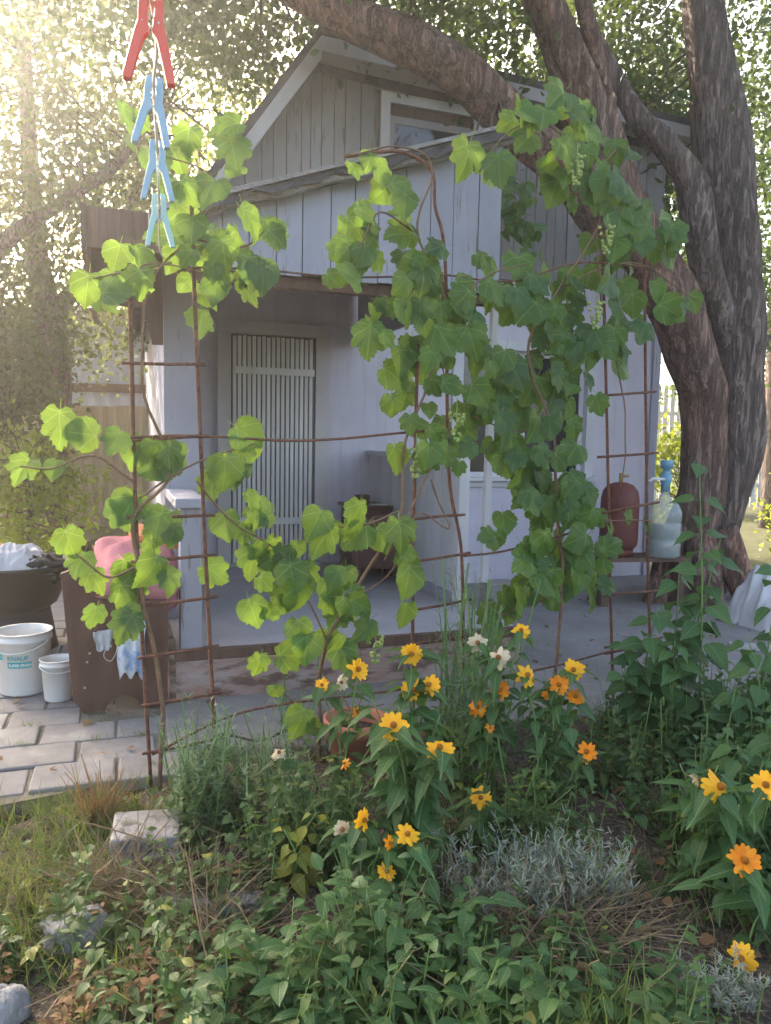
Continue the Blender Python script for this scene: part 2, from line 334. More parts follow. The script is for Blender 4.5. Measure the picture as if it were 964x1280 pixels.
def xf(pos, fwd, nrm, scale):
    """arrays: leaf length axis fwd, upper side nrm -> (N,3,4)"""
    f = fwd/np.linalg.norm(fwd, axis=1, keepdims=True); s = np.cross(f, nrm); s /= np.linalg.norm(s, axis=1, keepdims=True)+1e-9; n = np.cross(s, f)
    sc = np.broadcast_to(np.asarray(scale, float).reshape(-1,1), (len(f),1))
    return np.stack([s*sc, f*sc, n*sc, pos], axis=2)
def rdir(n, up=0.): 
    v = rng.normal(size=(n,3)); v /= np.linalg.norm(v, axis=1, keepdims=True); v[:,2] += up; return v
SMALL = [profile_leaf([.03,.24,.34,.22,.0], .3, .25, 0, 0), profile_leaf([.03,.2,.27,.2,.0], .15, .4, 0, 0)]
VINE_LEFT = [(-0.62, 2.87, 2.33, 0.08, 0.08, 4), (-0.84, 2.75, 2.27, 0.1, 0.08, 4), (-0.91, 2.72, 1.89, 0.06, 0.07, 3), (-0.99, 2.68, 1.82, 0.05, 0.03, 2), (-0.93, 2.71, 1.76, 0.05, 0.06, 3), (-0.81, 2.77, 2.01, 0.11, 0.07, 4), (-0.7, 2.83, 2.05, 0.11, 0.1, 6), (-0.55, 2.9, 2.02, 0.11, 0.06, 7), (-0.46, 2.95, 2.07, 0.04, 0.02, 1), (-0.63, 2.86, 1.9, 0.12, 0.07, 6), (-0.68, 2.83, 1.8, 0.07, 0.07, 4), (-0.53, 2.91, 1.92, 0.04, 0.04, 2), (-1.12, 2.61, 1.18, 0.02, 0.02, 1), (-1.21, 2.57, 1.18, 0.02, 0.02, 1), (-1.06, 2.64, 1.33, 0.04, 0.05, 2), (-0.94, 2.71, 1.25, 0.07, 0.06, 3), (-0.86, 2.74, 1.17, 0.09, 0.07, 4), (-0.83, 2.76, 1.03, 0.07, 0.09, 4), (-0.91, 2.72, 1.0, 0.06, 0.04, 2), (-1.05, 2.65, 0.89, 0.04, 0.06, 2), (-0.94, 2.7, 0.74, 0.08, 0.07, 5), (-0.86, 2.75, 0.76, 0.07, 0.06, 3), (-0.97, 2.69, 0.64, 0.06, 0.06, 3), (-0.84, 2.75, 0.88, 0.06, 0.04, 1), (-0.74, 2.81, 1.24, 0.06, 0.03, 3), (-0.52, 2.92, 1.26, 0.05, 0.04, 3), (-0.65, 2.85, 1.14, 0.07, 0.04, 3), (-0.58, 2.89, 0.99, 0.1, 0.07, 5), (-0.42, 2.97, 0.86, 0.06, 0.04, 3), (-0.54, 2.91, 1.14, 0.06, 0.04, 2), (-0.64, 2.86, 0.79, 0.01, 0.01, 1), (-0.52, 2.91, 0.86, 0.05, 0.03, 2)]
VINE_LOW = [(-0.19, 2.95, 0.96, 0.1, 0.06, 6), (-0.36, 2.86, 0.72, 0.11, 0.09, 8), (-0.25, 2.92, 0.77, 0.12, 0.11, 8), (-0.06, 3.01, 0.7, 0.12, 0.09, 7), (0.06, 3.08, 0.82, 0.03, 0.05, 2), (-0.19, 2.95, 0.55, 0.12, 0.07, 6), (-0.38, 2.86, 0.46, 0.08, 0.02, 2), (-0.12, 2.98, 0.46, 0.08, 0.05, 3), (-0.0, 3.04, 0.87, 0.07, 0.06, 3), (-0.29, 2.9, 0.18, 0.04, 0.03, 2), (-0.41, 2.84, 0.34, 0.02, 0.02, 1)]
VINE_MID = [(-0.11, 3.07, 2.36, 0.09, 0.03, 3), (0.06, 3.16, 2.28, 0.07, 0.07, 4), (-0.06, 3.09, 2.19, 0.07, 0.05, 3), (-0.09, 3.08, 2.07, 0.11, 0.08, 7), (0.11, 3.18, 2.1, 0.08, 0.07, 5), (-0.15, 3.05, 1.91, 0.07, 0.07, 4), (0.04, 3.14, 1.91, 0.12, 0.1, 9), (0.18, 3.21, 1.79, 0.12, 0.1, 9), (-0.02, 3.11, 1.77, 0.07, 0.07, 4), (0.31, 3.28, 1.9, 0.13, 0.09, 7), (0.45, 3.35, 2.02, 0.1, 0.1, 6), (0.21, 3.23, 1.6, 0.14, 0.11, 10), (0.06, 3.16, 1.59, 0.07, 0.09, 5), (0.35, 3.3, 1.68, 0.1, 0.1, 6), (0.17, 3.21, 1.4, 0.11, 0.09, 7), (0.33, 3.29, 1.41, 0.1, 0.1, 6), (0.12, 3.19, 1.27, 0.09, 0.05, 4), (0.26, 3.26, 1.25, 0.09, 0.05, 4), (-0.08, 3.08, 1.69, 0.02, 0.02, 1)]
VINE_RIGHT = [(0.66, 3.51, 2.78, 0.09, 0.03, 3), (0.51, 3.44, 2.64, 0.08, 0.08, 5), (0.82, 3.6, 2.74, 0.11, 0.07, 5), (0.37, 3.37, 2.44, 0.06, 0.06, 3), (0.7, 3.54, 2.64, 0.14, 0.08, 6), (0.91, 3.64, 2.57, 0.12, 0.11, 6), (0.83, 3.6, 2.46, 0.07, 0.08, 4), (1.01, 3.69, 2.39, 0.1, 0.08, 5), (1.08, 3.73, 2.66, 0.07, 0.04, 3), (1.19, 3.78, 2.34, 0.15, 0.1, 8), (1.34, 3.86, 2.3, 0.08, 0.09, 4), (1.01, 3.7, 2.24, 0.08, 0.07, 4), (1.15, 3.77, 2.15, 0.15, 0.08, 5), (1.34, 3.86, 2.02, 0.09, 0.08, 3), (1.53, 3.95, 2.02, 0.02, 0.02, 1), (1.21, 3.8, 1.9, 0.12, 0.07, 5), (0.94, 3.66, 2.06, 0.14, 0.08, 6), (0.73, 3.55, 2.0, 0.14, 0.1, 7), (0.58, 3.47, 1.84, 0.13, 0.11, 9), (0.78, 3.58, 1.82, 0.14, 0.08, 7), (0.99, 3.68, 1.81, 0.14, 0.08, 6), (0.47, 3.42, 1.55, 0.11, 0.1, 6), (0.71, 3.54, 1.6, 0.15, 0.12, 10), (0.96, 3.67, 1.69, 0.16, 0.1, 8), (0.56, 3.46, 1.35, 0.13, 0.1, 8), (0.8, 3.59, 1.43, 0.15, 0.13, 10), (0.62, 3.5, 1.2, 0.11, 0.07, 5), (0.77, 3.57, 1.19, 0.12, 0.1, 7), (0.73, 3.55, 0.98, 0.14, 0.12, 8), (0.94, 3.66, 0.98, 0.13, 0.12, 8), (0.58, 3.47, 0.84, 0.1, 0.08, 4), (0.79, 3.58, 0.75, 0.14, 0.11, 8), (0.98, 3.68, 0.74, 0.11, 0.12, 6), (0.92, 3.65, 0.59, 0.08, 0.05, 3), (0.53, 3.45, 0.51, 0.09, 0.05, 3), (0.67, 3.52, 0.61, 0.08, 0.07, 4), (1.18, 3.78, 0.92, 0.09, 0.04, 2), (1.33, 3.86, 0.9, 0.03, 0.03, 1)]
CANE_L = [[(-0.82, 2.76, -0.01), (-0.81, 2.77, 0.37), (-0.86, 2.75, 0.68), (-0.89, 2.73, 1.0), (-0.78, 2.79, 1.17), (-0.86, 2.74, 1.48), (-0.83, 2.76, 1.84), (-0.71, 2.82, 2.0), (-0.63, 2.86, 2.2), (-0.81, 2.77, 2.28)], [(-0.87, 2.74, 1.08), (-0.71, 2.82, 1.2), (-0.5, 2.93, 1.28)], [(-0.69, 2.83, 1.14), (-0.58, 2.89, 0.99), (-0.42, 2.97, 0.86), (-0.19, 3.08, 0.61)], [(-0.89, 2.73, 1.14), (-1.01, 2.67, 1.23), (-1.12, 2.61, 1.18), (-1.21, 2.57, 1.19)], [(-0.85, 2.75, 0.85), (-0.97, 2.69, 0.8), (-1.06, 2.64, 0.89)], [(-0.77, 2.79, 1.91), (-0.91, 2.72, 1.86), (-1.0, 2.67, 1.82)], [(-0.71, 2.82, 2.0), (-0.55, 2.9, 1.99), (-0.44, 2.96, 2.08)], [(-0.89, 2.73, 1.85), (-0.82, 2.76, 1.9), (-0.66, 2.85, 1.88)]]
CANE_M = [[(-0.23, 3.01, -0.11), (-0.25, 3.0, 0.17), (-0.22, 3.01, 0.5), (-0.04, 3.11, 0.81), (0.06, 3.15, 1.01), (0.07, 3.16, 1.27), (0.18, 3.22, 1.57), (0.24, 3.25, 1.86), (0.1, 3.18, 2.13), (0.16, 3.21, 2.38), (0.03, 3.14, 2.44), (-0.18, 3.03, 2.36)], [(-0.0, 3.12, 0.81), (0.16, 3.2, 1.14), (0.26, 3.25, 1.37), (0.2, 3.23, 1.73)], [(-0.22, 3.01, 0.5), (-0.31, 2.97, 0.7), (-0.4, 2.92, 0.86)], [(0.06, 3.15, 1.01), (-0.13, 3.06, 0.95), (-0.23, 3.01, 0.98)], [(-0.25, 3.0, 0.17), (-0.4, 2.92, 0.33)], [(0.1, 3.18, 2.13), (-0.06, 3.09, 2.17), (-0.15, 3.05, 1.91)], [(0.24, 3.25, 1.86), (0.45, 3.35, 2.02), (0.6, 3.43, 2.07)], [(0.19, 3.22, 1.14), (0.27, 3.26, 0.93), (0.13, 3.19, 1.0), (0.03, 3.14, 0.77), (-0.16, 3.04, 0.62)]]
CANE_R = [[(0.82, 3.6, 0.05), (0.84, 3.6, 0.6), (0.8, 3.59, 0.98), (0.76, 3.57, 1.35), (0.62, 3.5, 1.7), (0.77, 3.57, 2.0), (0.95, 3.66, 2.28), (0.91, 3.64, 2.52), (0.7, 3.54, 2.68), (0.51, 3.44, 2.63), (0.37, 3.37, 2.43)], [(0.91, 3.64, 2.52), (1.08, 3.73, 2.66), (1.19, 3.78, 2.35), (1.43, 3.9, 2.31)], [(0.77, 3.57, 2.0), (1.15, 3.77, 2.16), (1.53, 3.95, 2.02)], [(0.62, 3.5, 1.7), (0.99, 3.68, 1.81), (1.21, 3.8, 1.9)], [(0.8, 3.59, 0.98), (0.99, 3.69, 0.94), (1.35, 3.86, 0.92)], [(0.76, 3.57, 1.35), (0.56, 3.46, 1.35), (0.37, 3.37, 1.41)], [(0.95, 3.66, 2.28), (0.99, 3.69, 1.95), (1.14, 3.76, 1.51), (1.15, 3.76, 1.05)], [(0.84, 3.6, 0.6), (0.63, 3.5, 0.54), (0.51, 3.44, 0.51)]]
BUNCH = [(0.98, 3.61, 2.28), (0.94, 3.59, 1.94), (0.81, 3.52, 2.55), (0.29, 3.26, 1.42), (0.12, 3.17, 1.27), (-0.03, 3.1, 0.51)]
LIMB_MAIN = [(2.57, 6.5, -0.03, 0.343), (2.55, 6.5, 0.18, 0.274), (2.58, 6.5, 0.4, 0.229), (2.62, 6.5, 0.67, 0.211), (2.68, 6.5, 1.01, 0.196), (2.68, 6.5, 1.28, 0.189), (2.65, 6.5, 1.68, 0.194), (2.53, 6.45, 2.01, 0.212), (2.36, 6.4, 2.39, 0.215), (2.08, 6.35, 2.81, 0.232), (1.77, 6.3, 3.23, 0.266), (1.58, 6.2, 3.61, 0.223), (1.37, 6.1, 4.04, 0.194), (1.16, 6.0, 4.39, 0.166), (0.98, 5.9, 4.82, 0.138), (0.79, 5.8, 5.5, 0.101), (0.77, 5.8, 6.17, 0.055)]
LIMB_ROOF = [(2.01, 6.35, 2.81, 0.161), (1.61, 6.25, 3.18, 0.227), (1.22, 6.1, 3.48, 0.195), (0.77, 5.95, 3.78, 0.178), (0.39, 5.8, 3.99, 0.167), (-0.06, 5.7, 4.15, 0.169), (-0.52, 5.6, 4.29, 0.138), (-1.05, 5.5, 4.53, 0.108), (-1.66, 5.4, 4.83, 0.066)]
TRUNK_R = [(2.82, 6.75, -0.08, 0.249), (2.88, 6.75, 0.37, 0.22), (2.97, 6.75, 0.87, 0.225), (3.06, 6.75, 1.43, 0.223), (3.1, 6.8, 1.98, 0.195), (3.05, 6.8, 2.53, 0.194), (2.99, 6.85, 3.08, 0.201), (2.86, 6.9, 3.76, 0.235), (2.72, 6.9, 4.42, 0.212), (2.6, 6.9, 5.07, 0.17), (2.51, 6.9, 5.76, 0.148), (2.42, 6.9, 6.69, 0.099)]
CROSS = [(2.88, 6.75, 2.38, 0.138), (2.68, 6.65, 2.76, 0.135), (2.56, 6.6, 3.14, 0.14), (2.48, 6.6, 3.47, 0.133), (2.26, 6.6, 3.77, 0.109), (2.03, 6.6, 3.96, 0.099), (1.85, 6.7, 4.31, 0.08), (1.65, 6.8, 4.74, 0.067)]
THIN = [(1.58, 6.1, 3.93, 0.091), (1.48, 6.0, 4.22, 0.071), (1.36, 5.9, 4.5, 0.064), (1.25, 5.8, 4.88, 0.045)]
CROSS = [(3.04,6.83,1.95,.10)] + CROSS

# ---------------------------------------------------------------- ground, bed, paths
g = MB(); n = 60; ext = 400
g.v = [(-ext,-ext,-.06),(ext,-ext,-.06),(ext,ext,-.06),(-ext,ext,-.06)]; g.f = [(0,1,2,3)]
tag(g.build('ground', M['earth']), kind='structure')
EDGE = [(-4.5,2.2),(-1.5,2.42),(-.99,2.70),(-.55,3.12),(.46,3.45),(1.12,3.68),(2.2,4.15),(5,4.9)]
def edgeY(x):
    for (a,b),(c,e) in zip(EDGE, EDGE[1:]):
        if a <= x <= c: return b+(e-b)*(x-a)/(c-a)
    return 2.0 if x < 0 else 5
b = MB(); nx, ny = 130, 80; x0, x1, y0, y1 = -3.2, 4.2, .2, 4.9
def bedz(x, y):
    z = .03*noise.noise(Vector((x*2.3,y*2.3,1)))+.02*noise.noise(Vector((x*7,y*7,4)))+.008*noise.noise(Vector((x*25,y*25,4)))
    e = edgeY(x)-y
    return z + .01 - (.09 if e < -.05 else (0 if e > .1 else (.1-e)/.15*.09))
for j in range(ny+1):
    for i in range(nx+1):
        x = x0+(x1-x0)*i/nx; y = y0+(y1-y0)*j/ny; b.v.append((x, y, bedz(x,y)))
for j in range(ny):
    for i in range(nx): a = j*(nx+1)+i; b.f.append((a,a+1,a+nx+2,a+nx+1))
tag(b.build('garden_bed', M['soil'], smooth=True), kind='structure')
# slab path on the left: a bed of sand with single slabs laid in rows square to the porch
pb = MB(); pb.prism([(-6,2.2),(-1.5,2.46),(-.99,2.76),(-.55,3.18),(-.45,3.6),(-1.6,7.6),(-6,7.2)], -.05, .009, 'z')
path = tag(pb.build('path', M['sand']), kind='structure')
SL = []
for var in range(4):
    m = MB(); m.quadbox(-.148,.148,-.108,.108,-.03,.018); o = m.build('paving_slab', M['paver'], path, bevel=.008)
    for vtx in o.data.vertices: vtx.co.x += random.uniform(-.006,.006); vtx.co.y += random.uniform(-.006,.006)
    SL.append(o)
cnt = 0
for r_ in range(-1, 24):
    for c_ in range(-16, 8):
        u = c_*.308+(.15 if r_ % 2 else 0); v = 2.35+r_*.226; p = hp(u, v)
        if p.y < edgeY(p.x)+random.uniform(-.02,.10) or u > .22 or (v > 3.62 and u > -.02) or p.x < -3.4 or p.y > 6.4 or (v > 5.2 and u < -1.4): continue
        if random.random() < .03: continue
        src = SL[cnt % 4]; o = src if cnt < 4 else src.copy()
        if cnt >= 4: COL.objects.link(o); o.parent = path
        o.location = (p.x, p.y, random.uniform(-.004,.006)); o.rotation_euler = (random.uniform(-.012,.012), random.uniform(-.012,.012), TH+random.uniform(-.03,.03)+(math.pi if cnt % 8 > 3 else 0)); cnt += 1
cp = MB(); pts = [hp(.2,3.18),hp(.9,3.02),hp(1.5,3.06),hp(2.2,3.02),hp(3.2,2.98),hp(4.4,2.95),hp(6.5,2.9),hp(6.5,5.2),hp(5.2,6.0),hp(4.9,6.4),hp(.2,6.4)]
poly = []
for a_, b_ in zip(pts, pts[1:]+pts[:1]):
    for k in range(6): q = a_.lerp(b_, k/6); poly.append((q.x+.03*noise.noise(q*5), q.y+.04*noise.noise(q*4+Vector((3,0,0)))))
cp.prism(poly, -.08, .022, 'z'); tag(cp.build('concrete_path', M['concrete'], bevel=.012), kind='structure')

# ---------------------------------------------------------------- house
HO = (2.6, 6.2, 0)
house = thing('small_wooden_house', hp(*HO), TH, 'small lilac-grey wooden house with slatted door, boarded porch and steep gable', 'house')
def hpart(mb, name, mat, parent=house, bevel=0, smooth=False): return mb.build(name, mat, parent, smooth, bevel, HO if True else None)
wl = MB(); WV0, WV1 = 6.23, 6.36
wl.quadbox(.42,2.88,WV0,WV1,0,2.72); wl.quadbox(4.18,4.96,WV0,WV1,0,2.72); wl.quadbox(2.88,4.18,WV0,WV1,0,.98); wl.quadbox(2.88,4.18,WV0,WV1,2.13,2.72)
front = hpart(wl, 'front_wall', M['wall'])
hpart(MB().quadbox(.42,.54,WV1,11,0,2.72), 'side_wall', M['wall']); hpart(MB().quadbox(4.84,4.96,WV1,11,0,2.72), 'side_wall', M['wall']); hpart(MB().quadbox(.54,4.84,10.9,11,0,2.72), 'back_wall', M['wall'])
hpart(MB().quadbox(4.90,4.985,WV0-.02,WV0-.003,0,2.70), 'corner_board', M['board'])
# ground-floor window
win = hpart(MB().quadbox(2.83,4.23,WV0-.035,WV0-.004,.90,.985).quadbox(2.83,4.23,WV0-.03,WV0-.004,2.12,2.20).quadbox(2.80,2.885,WV0-.028,WV0-.004,.985,2.12).quadbox(4.175,4.26,WV0-.028,WV0-.004,.985,2.12), 'window', M['trim'])
def sub(mb, name, mat, parent, bevel=0): return mb.build(name, mat, parent, False, bevel, HO)
sub(MB().quadbox(2.78,4.28,WV0-.10,WV0-.036,.955,.985), 'sill', M['trim'], win)
sub(MB().quadbox(2.885,2.93,6.27,6.31,.985,2.12).quadbox(4.13,4.175,6.27,6.31,.985,2.12).quadbox(3.50,3.56,6.27,6.31,1.03,2.075).quadbox(2.93,4.13,6.27,6.31,.985,1.03).quadbox(2.93,4.13,6.27,6.31,2.075,2.12), 'sash', M['trim'], win)
sub(MB().quadbox(2.93,3.498,6.286,6.292,1.03,2.075), 'pane', M['glass'], win); sub(MB().quadbox(3.562,4.13,6.286,6.292,1.03,2.075), 'pane', M['glass'], win)
# gable with single vertical planks
def roofz(u): return 4.22+(u-1.51)*1.418 if u < 1.51 else 4.22-(u-1.51)*.045
gb = MB().prism([(.42,2.723),(.50,2.80),(1.51,4.19),(4.96,4.03),(4.96,2.723)], 6.25, 6.34)
gable = hpart(gb, 'gable_wall', M['gable'])
u = .46
while u < 4.9:
    wd = random.choice([.09,.105,.12,.075,.13]); a, e = u, min(u+wd-.007, 4.95); v0 = 6.25-random.uniform(.016,.028)
    def plank(zb, zt0, zt1):
        sub(MB().prism([(a,zb),(e,zb),(e,zt1),(a,zt0)], v0, 6.249), 'plank', M['gable'], gable)
    zb0 = max(2.735, 0)
    if e > 2.10 and a < 3.0:
        plank(zb0, 3.28, 3.28)
        plank(4.135, roofz(a)-.03, roofz(e)-.03)
    elif roofz(a)-.03 > zb0+.05: plank(zb0, roofz(a)-.03, roofz(e)-.03)
    u += wd
gw = sub(MB().quadbox(2.09,2.17,6.195,6.222,3.30,4.13).quadbox(2.93,3.01,6.195,6.222,3.30,4.13).quadbox(2.17,2.93,6.197,6.222,4.05,4.128).quadbox(2.17,2.93,6.197,6.222,3.30,3.38), 'gable_window', M['trim'], house)
sub(MB().quadbox(2.172,2.22,6.226,6.246,3.38,3.96).quadbox(2.88,2.928,6.226,6.246,3.38,3.96).quadbox(2.22,2.88,6.226,6.246,3.90,3.96).quadbox(2.22,2.88,6.226,6.246,3.38,3.43), 'sash', M['rake'], gw)
sub(MB().quadbox(2.22,2.88,6.2325,6.2385,3.43,3.90), 'pane', M['glass'], gw)
sub(MB().quadbox(2.172,2.928,6.2325,6.2485,3.962,4.048), 'header_board', M['brown'], gw)
# main roof
hpart(MB().prism([(.28,2.57),(1.51,4.315),(1.51,4.40),(.20,2.56)], 5.93, 11.2), 'roof', M['felt'])
hpart(MB().prism([(1.512,4.315),(5.15,4.155),(5.15,4.225),(1.512,4.395)], 5.93, 11.2), 'roof', M['felt'])
hpart(MB().prism([(.285,2.56),(1.51,4.312),(1.51,4.145),(.375,2.53)], 5.905, 5.929), 'rake_board', M['rake'])
hpart(MB().prism([(1.513,4.312),(5.15,4.152),(5.15,4.055),(1.513,4.205)], 5.904, 5.9285), 'rake_board', M['rake'])
hpart(MB().prism([(.32,2.575),(1.50,4.255),(1.50,4.30),(.30,2.585)], 5.931, 6.222), 'roof_soffit', M['rake'])
hpart(MB().prism([(1.52,4.262),(5.1,4.10),(5.1,4.15),(1.52,4.31)], 5.931, 6.222), 'roof_soffit', M['rake'])
# door with single slats
door = hpart(MB().quadbox(.885,1.555,6.195,6.228,.285,2.11), 'door', M['slatback'])
k = 0; u = .893
while u < 1.545:
    sub(MB().quadbox(u, u+.0255, 6.172+random.uniform(-.002,.002), 6.1945, .29+random.uniform(0,.008), 2.10-random.uniform(0,.01)), 'slat', M['slat'], door); u += .0385
for z in (1.80,.60): sub(MB().quadbox(.905,1.545,6.150,6.169,z,z+.055), 'batten', M['slat'], door)
sub(MB().lathe([(0,.0),(.012,0),(.012,.04),(0,.04)],10,(.93,6.14,1.25)), 'handle', M['rust'], door)
fr = MB().quadbox(.775,.88,6.185,6.2285,.27,2.115).quadbox(1.565,1.685,6.185,6.2285,.27,2.115).quadbox(.775,1.685,6.183,6.2285,2.117,2.215)
hpart(fr, 'door_frame', M['frame'])
hpart(MB().quadbox(.86,1.60,6.09,6.184,.268,.292), 'threshold', M['deck'])
# porch floor, plinth, edge board
hpart(MB().quadbox(.28,2.14,3.775,6.229,.0,.262), 'porch_floor', M['deck'], bevel=.004)
hpart(MB().quadbox(.265,2.15,3.738,3.773,.215,.270), 'edge_board', M['brown'], bevel=.006)
hpart(MB().quadbox(.27,1.2,3.748,3.773,-.03,.214), 'plinth_board', M['plinth']); hpart(MB().quadbox(1.204,2.148,3.750,3.773,-.03,.214), 'plinth_board', M['plinth'])
hpart(MB().quadbox(.24,.278,3.75,6.2,-.03,.26), 'plinth_board', M['plinth'])
# porch roof: warped deck climbing to the right, felt on top, boarded front
def pz(u): return 2.315+(u-.33)*.345
n_ = 24; ptop = MB(); felt = MB(); edge = MB()
for i in range(n_+1):
    u = .16+1.80*i/n_; z = pz(u)+.008*math.sin(i*1.3); jit = random.uniform(-.03,.03)
    ptop.v += [(u,3.66,z-.02),(u,3.66,z+.02),(u,6.18,z+.34),(u,6.18,z+.30)]
    felt.v += [(u,3.60+jit,z-.012+random.uniform(-.03,.012)),(u,3.63,z+.030),(u,6.18,z+.35),(u,3.66,z+.0235)]
    edge.v += [(u,3.635,z-.035+random.uniform(-.006,.006)),(u,3.635,z+.006+random.uniform(-.006,.006)),(u,3.657,z+.015),(u,3.657,z-.045)]
for q in (ptop, felt, edge):
    for i in range(n_):
        for k in range(4): a = i*4+k; e = i*4+(k+1) % 4; q.f.append((a, a+4, e+4, e))
    q.f += [(0,1,2,3),(n_*4+3,n_*4+2,n_*4+1,n_*4)]
pr = hpart(ptop, 'porch_roof', M['roofwood']); sub(felt, 'felt', M['felt'], pr); sub(edge, 'edge_board', M['roofwood'], pr)
for (ua, ub, dz, vv) in ((.5,1.15,.012,3.60),(1.0,1.90,.018,3.612),(.2,.6,.012,3.607)):   # loose boards lying along the edge
    sub(MB().prism([(ua,pz(ua)+dz),(ub,pz(ub)+dz+.01),(ub,pz(ub)+dz+.028),(ua,pz(ua)+dz+.022)], vv, vv+.09), 'loose_board', M['roofwood'], pr)
u = .345; fb = hpart(MB().quadbox(.37,1.91,3.785,3.85,2.03,2.16), 'porch_beam', M['brown'])
while u < 1.90:
    wd = random.uniform(.115,.15); e = min(u+wd-.005, 1.935); zb = 2.085+random.uniform(-.006,.006)
    if e-u > .03: hpart(MB().prism([(u,zb),(e,zb),(e,pz(e)-.025),(u,pz(u)-.025)], 3.745-random.uniform(0,.006), 3.765), 'fascia_board', M['board'])
    u += wd
hpart(MB().prism([(3.767,2.09),(6.18,2.09),(6.18,3.0),(3.767,pz(1.93)-.06)], 1.914, 1.936, 'x'), 'porch_side_boarding', M['board'])
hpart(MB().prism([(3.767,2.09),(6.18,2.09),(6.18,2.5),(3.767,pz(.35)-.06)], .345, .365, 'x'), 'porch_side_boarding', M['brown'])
v = 3.868
def cz(v): return 2.20+.135*(v-3.66)
while v < 6.2:
    e = min(v+.235, 6.226); hpart(MB().prism([(v,cz(v)),(e,cz(e)),(e,cz(e)+.018),(v,cz(v)+.018)], .37, 1.91, 'x'), 'soffit_board', M['soffit']); v += .24
# left eave: brown boxed overhang
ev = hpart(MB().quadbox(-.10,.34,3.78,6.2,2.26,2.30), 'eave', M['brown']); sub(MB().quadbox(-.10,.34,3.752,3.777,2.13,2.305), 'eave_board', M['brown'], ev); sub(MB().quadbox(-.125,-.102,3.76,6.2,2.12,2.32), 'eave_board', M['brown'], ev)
sub(MB().prism([(.20,1.78),(.255,1.78),(.255,2.255),(.10,2.255),(.10,2.21)], 4.3, 4.325), 'shadow_board', M['brown'], ev)  # added dark board standing in for the shadow below the eave
# porch posts, side boards, rail
hpart(MB().quadbox(.265,.462,4.47,4.545,.264,2.255), 'corner_post', M['board'], bevel=.004)
u = 4.55
while u < 6.2: hpart(MB().quadbox(.40,.425,u,min(u+.12,6.226),.264,cz(u)-.002), 'side_board', M['board']); u += .125
hpart(MB().quadbox(.295,.398,3.785,3.885,.264,.955), 'newel_post', M['board'], bevel=.006)
rl = hpart(MB().quadbox(.27,.415,3.74,4.468,.957,1.005), 'handrail', M['board'], bevel=.006)
hpart(MB().quadbox(.32,.37,3.888,4.468,.36,.41), 'lower_rail', M['board'])
for v in (4.0,4.15,4.3): hpart(MB().quadbox(.33,.355,v,v+.05,.412,.955), 'baluster', M['board'])
v = 4.44
while v < 6.2: hpart(MB().quadbox(2.045,2.07,v,min(v+.115,6.226),.264,1.17), 'side_board', M['trim']); v += .119
hpart(MB().quadbox(2.03,2.10,4.36,4.435,.264,1.235), 'corner_post', M['trim'], bevel=.004)
hpart(MB().quadbox(2.02,2.044,4.45,6.22,.264,.33), 'skirting', M['board']); hpart(MB().quadbox(2.025,2.09,4.437,6.226,1.172,1.21), 'top_rail', M['trim'])
# leaning white pole and the block it stands on
P0 = hp(2.161,4.25,.43); P1 = hp(1.985,3.87,2.085)
px = (P1-P0).normalized(); sx = HU*.02; sy = HV*.02; pm = MB(); pm.v = [tuple(p+a*sx+e*sy-P0) for p in (P0,P1) for a, e in ((-1,-1),(1,-1),(1,1),(-1,1))]
pm.f = [(3,2,1,0),(4,5,6,7),(0,1,5,4),(1,2,6,5),(2,3,7,6),(3,0,4,7)]
o = pm.build('prop_pole', M['trim'], bevel=.003); o.location = P0; tag(o, 'thin white painted wooden pole propping up the porch roof corner', 'pole')
o = MB().quadbox(-.10,.10,-.08,.08,0,.41).build('concrete_block', M['concrete'], bevel=.012); o.location = hp(2.27,4.25,.022); o.rotation_euler = (0,0,TH); tag(o, 'grey concrete block under the foot of the white pole', 'block')

# ---------------------------------------------------------------- things on the porch
PO = (1.9, 5.75, 0)
t = thing('nightstand', hp(1.87,5.8,.262), TH, 'dark brown nightstand with flat top against the porch wall', 'nightstand')
MB().quadbox(-.13,.15,-.2,.2,.06,.50).build('cabinet', M['chair'], t, bevel=.008); MB().quadbox(-.155,.17,-.22,.22,.502,.53).build('top', M['chair'], t, bevel=.006); MB().quadbox(-.12,.14,-.215,-.202,.30,.47).build('drawer', M['chair'], t)
for a in (-.1,.12):
    for e in (-.17,.17): MB().quadbox(a-.02,a+.02,e-.02,e+.02,0,.06).build('foot', M['chair'], t)
o = MB().quadbox(-.05,.05,-.04,.04,0,.075).build('small_box', M['brown'], bevel=.01); o.location = hp(1.84,5.75,.794); o.rotation_euler = (0,0,.5); tag(o, 'small brown box on the nightstand', 'box')
o = MB().quadbox(-.07,.07,-.05,.05,0,.004).build('paper_sheet', M['white']); o.location = hp(1.95,5.68,.794); o.rotation_euler = (0,0,.2); tag(o, 'white paper sheet lying on the nightstand', 'paper')
t = thing('armchair', hp(1.80,5.15,.262), TH, 'brown armchair with rounded back standing on the porch', 'armchair')
arc = [(.21*math.cos(a), .30+.20*math.sin(a)) for a in [math.pi*i/14 for i in range(15)]]
MB().prism([(-.21,.12)]+arc[::-1]+[(.21,.12)], -.04, .05).build('backrest', M['chair'], t, bevel=.02)
MB().quadbox(-.21,.21,.055,.40,.16,.27).build('seat', M['chair'], t, bevel=.03)
for a in (-.18,.18):
    MB().quadbox(a-.03,a+.03,.055,.38,.272,.36).build('armrest', M['chair'], t, bevel=.015)
    for e in (0,.35): MB().quadbox(a-.02,a+.02,e-.02,e+.02,0,.155 if e else .118).build('leg', M['chair'], t)

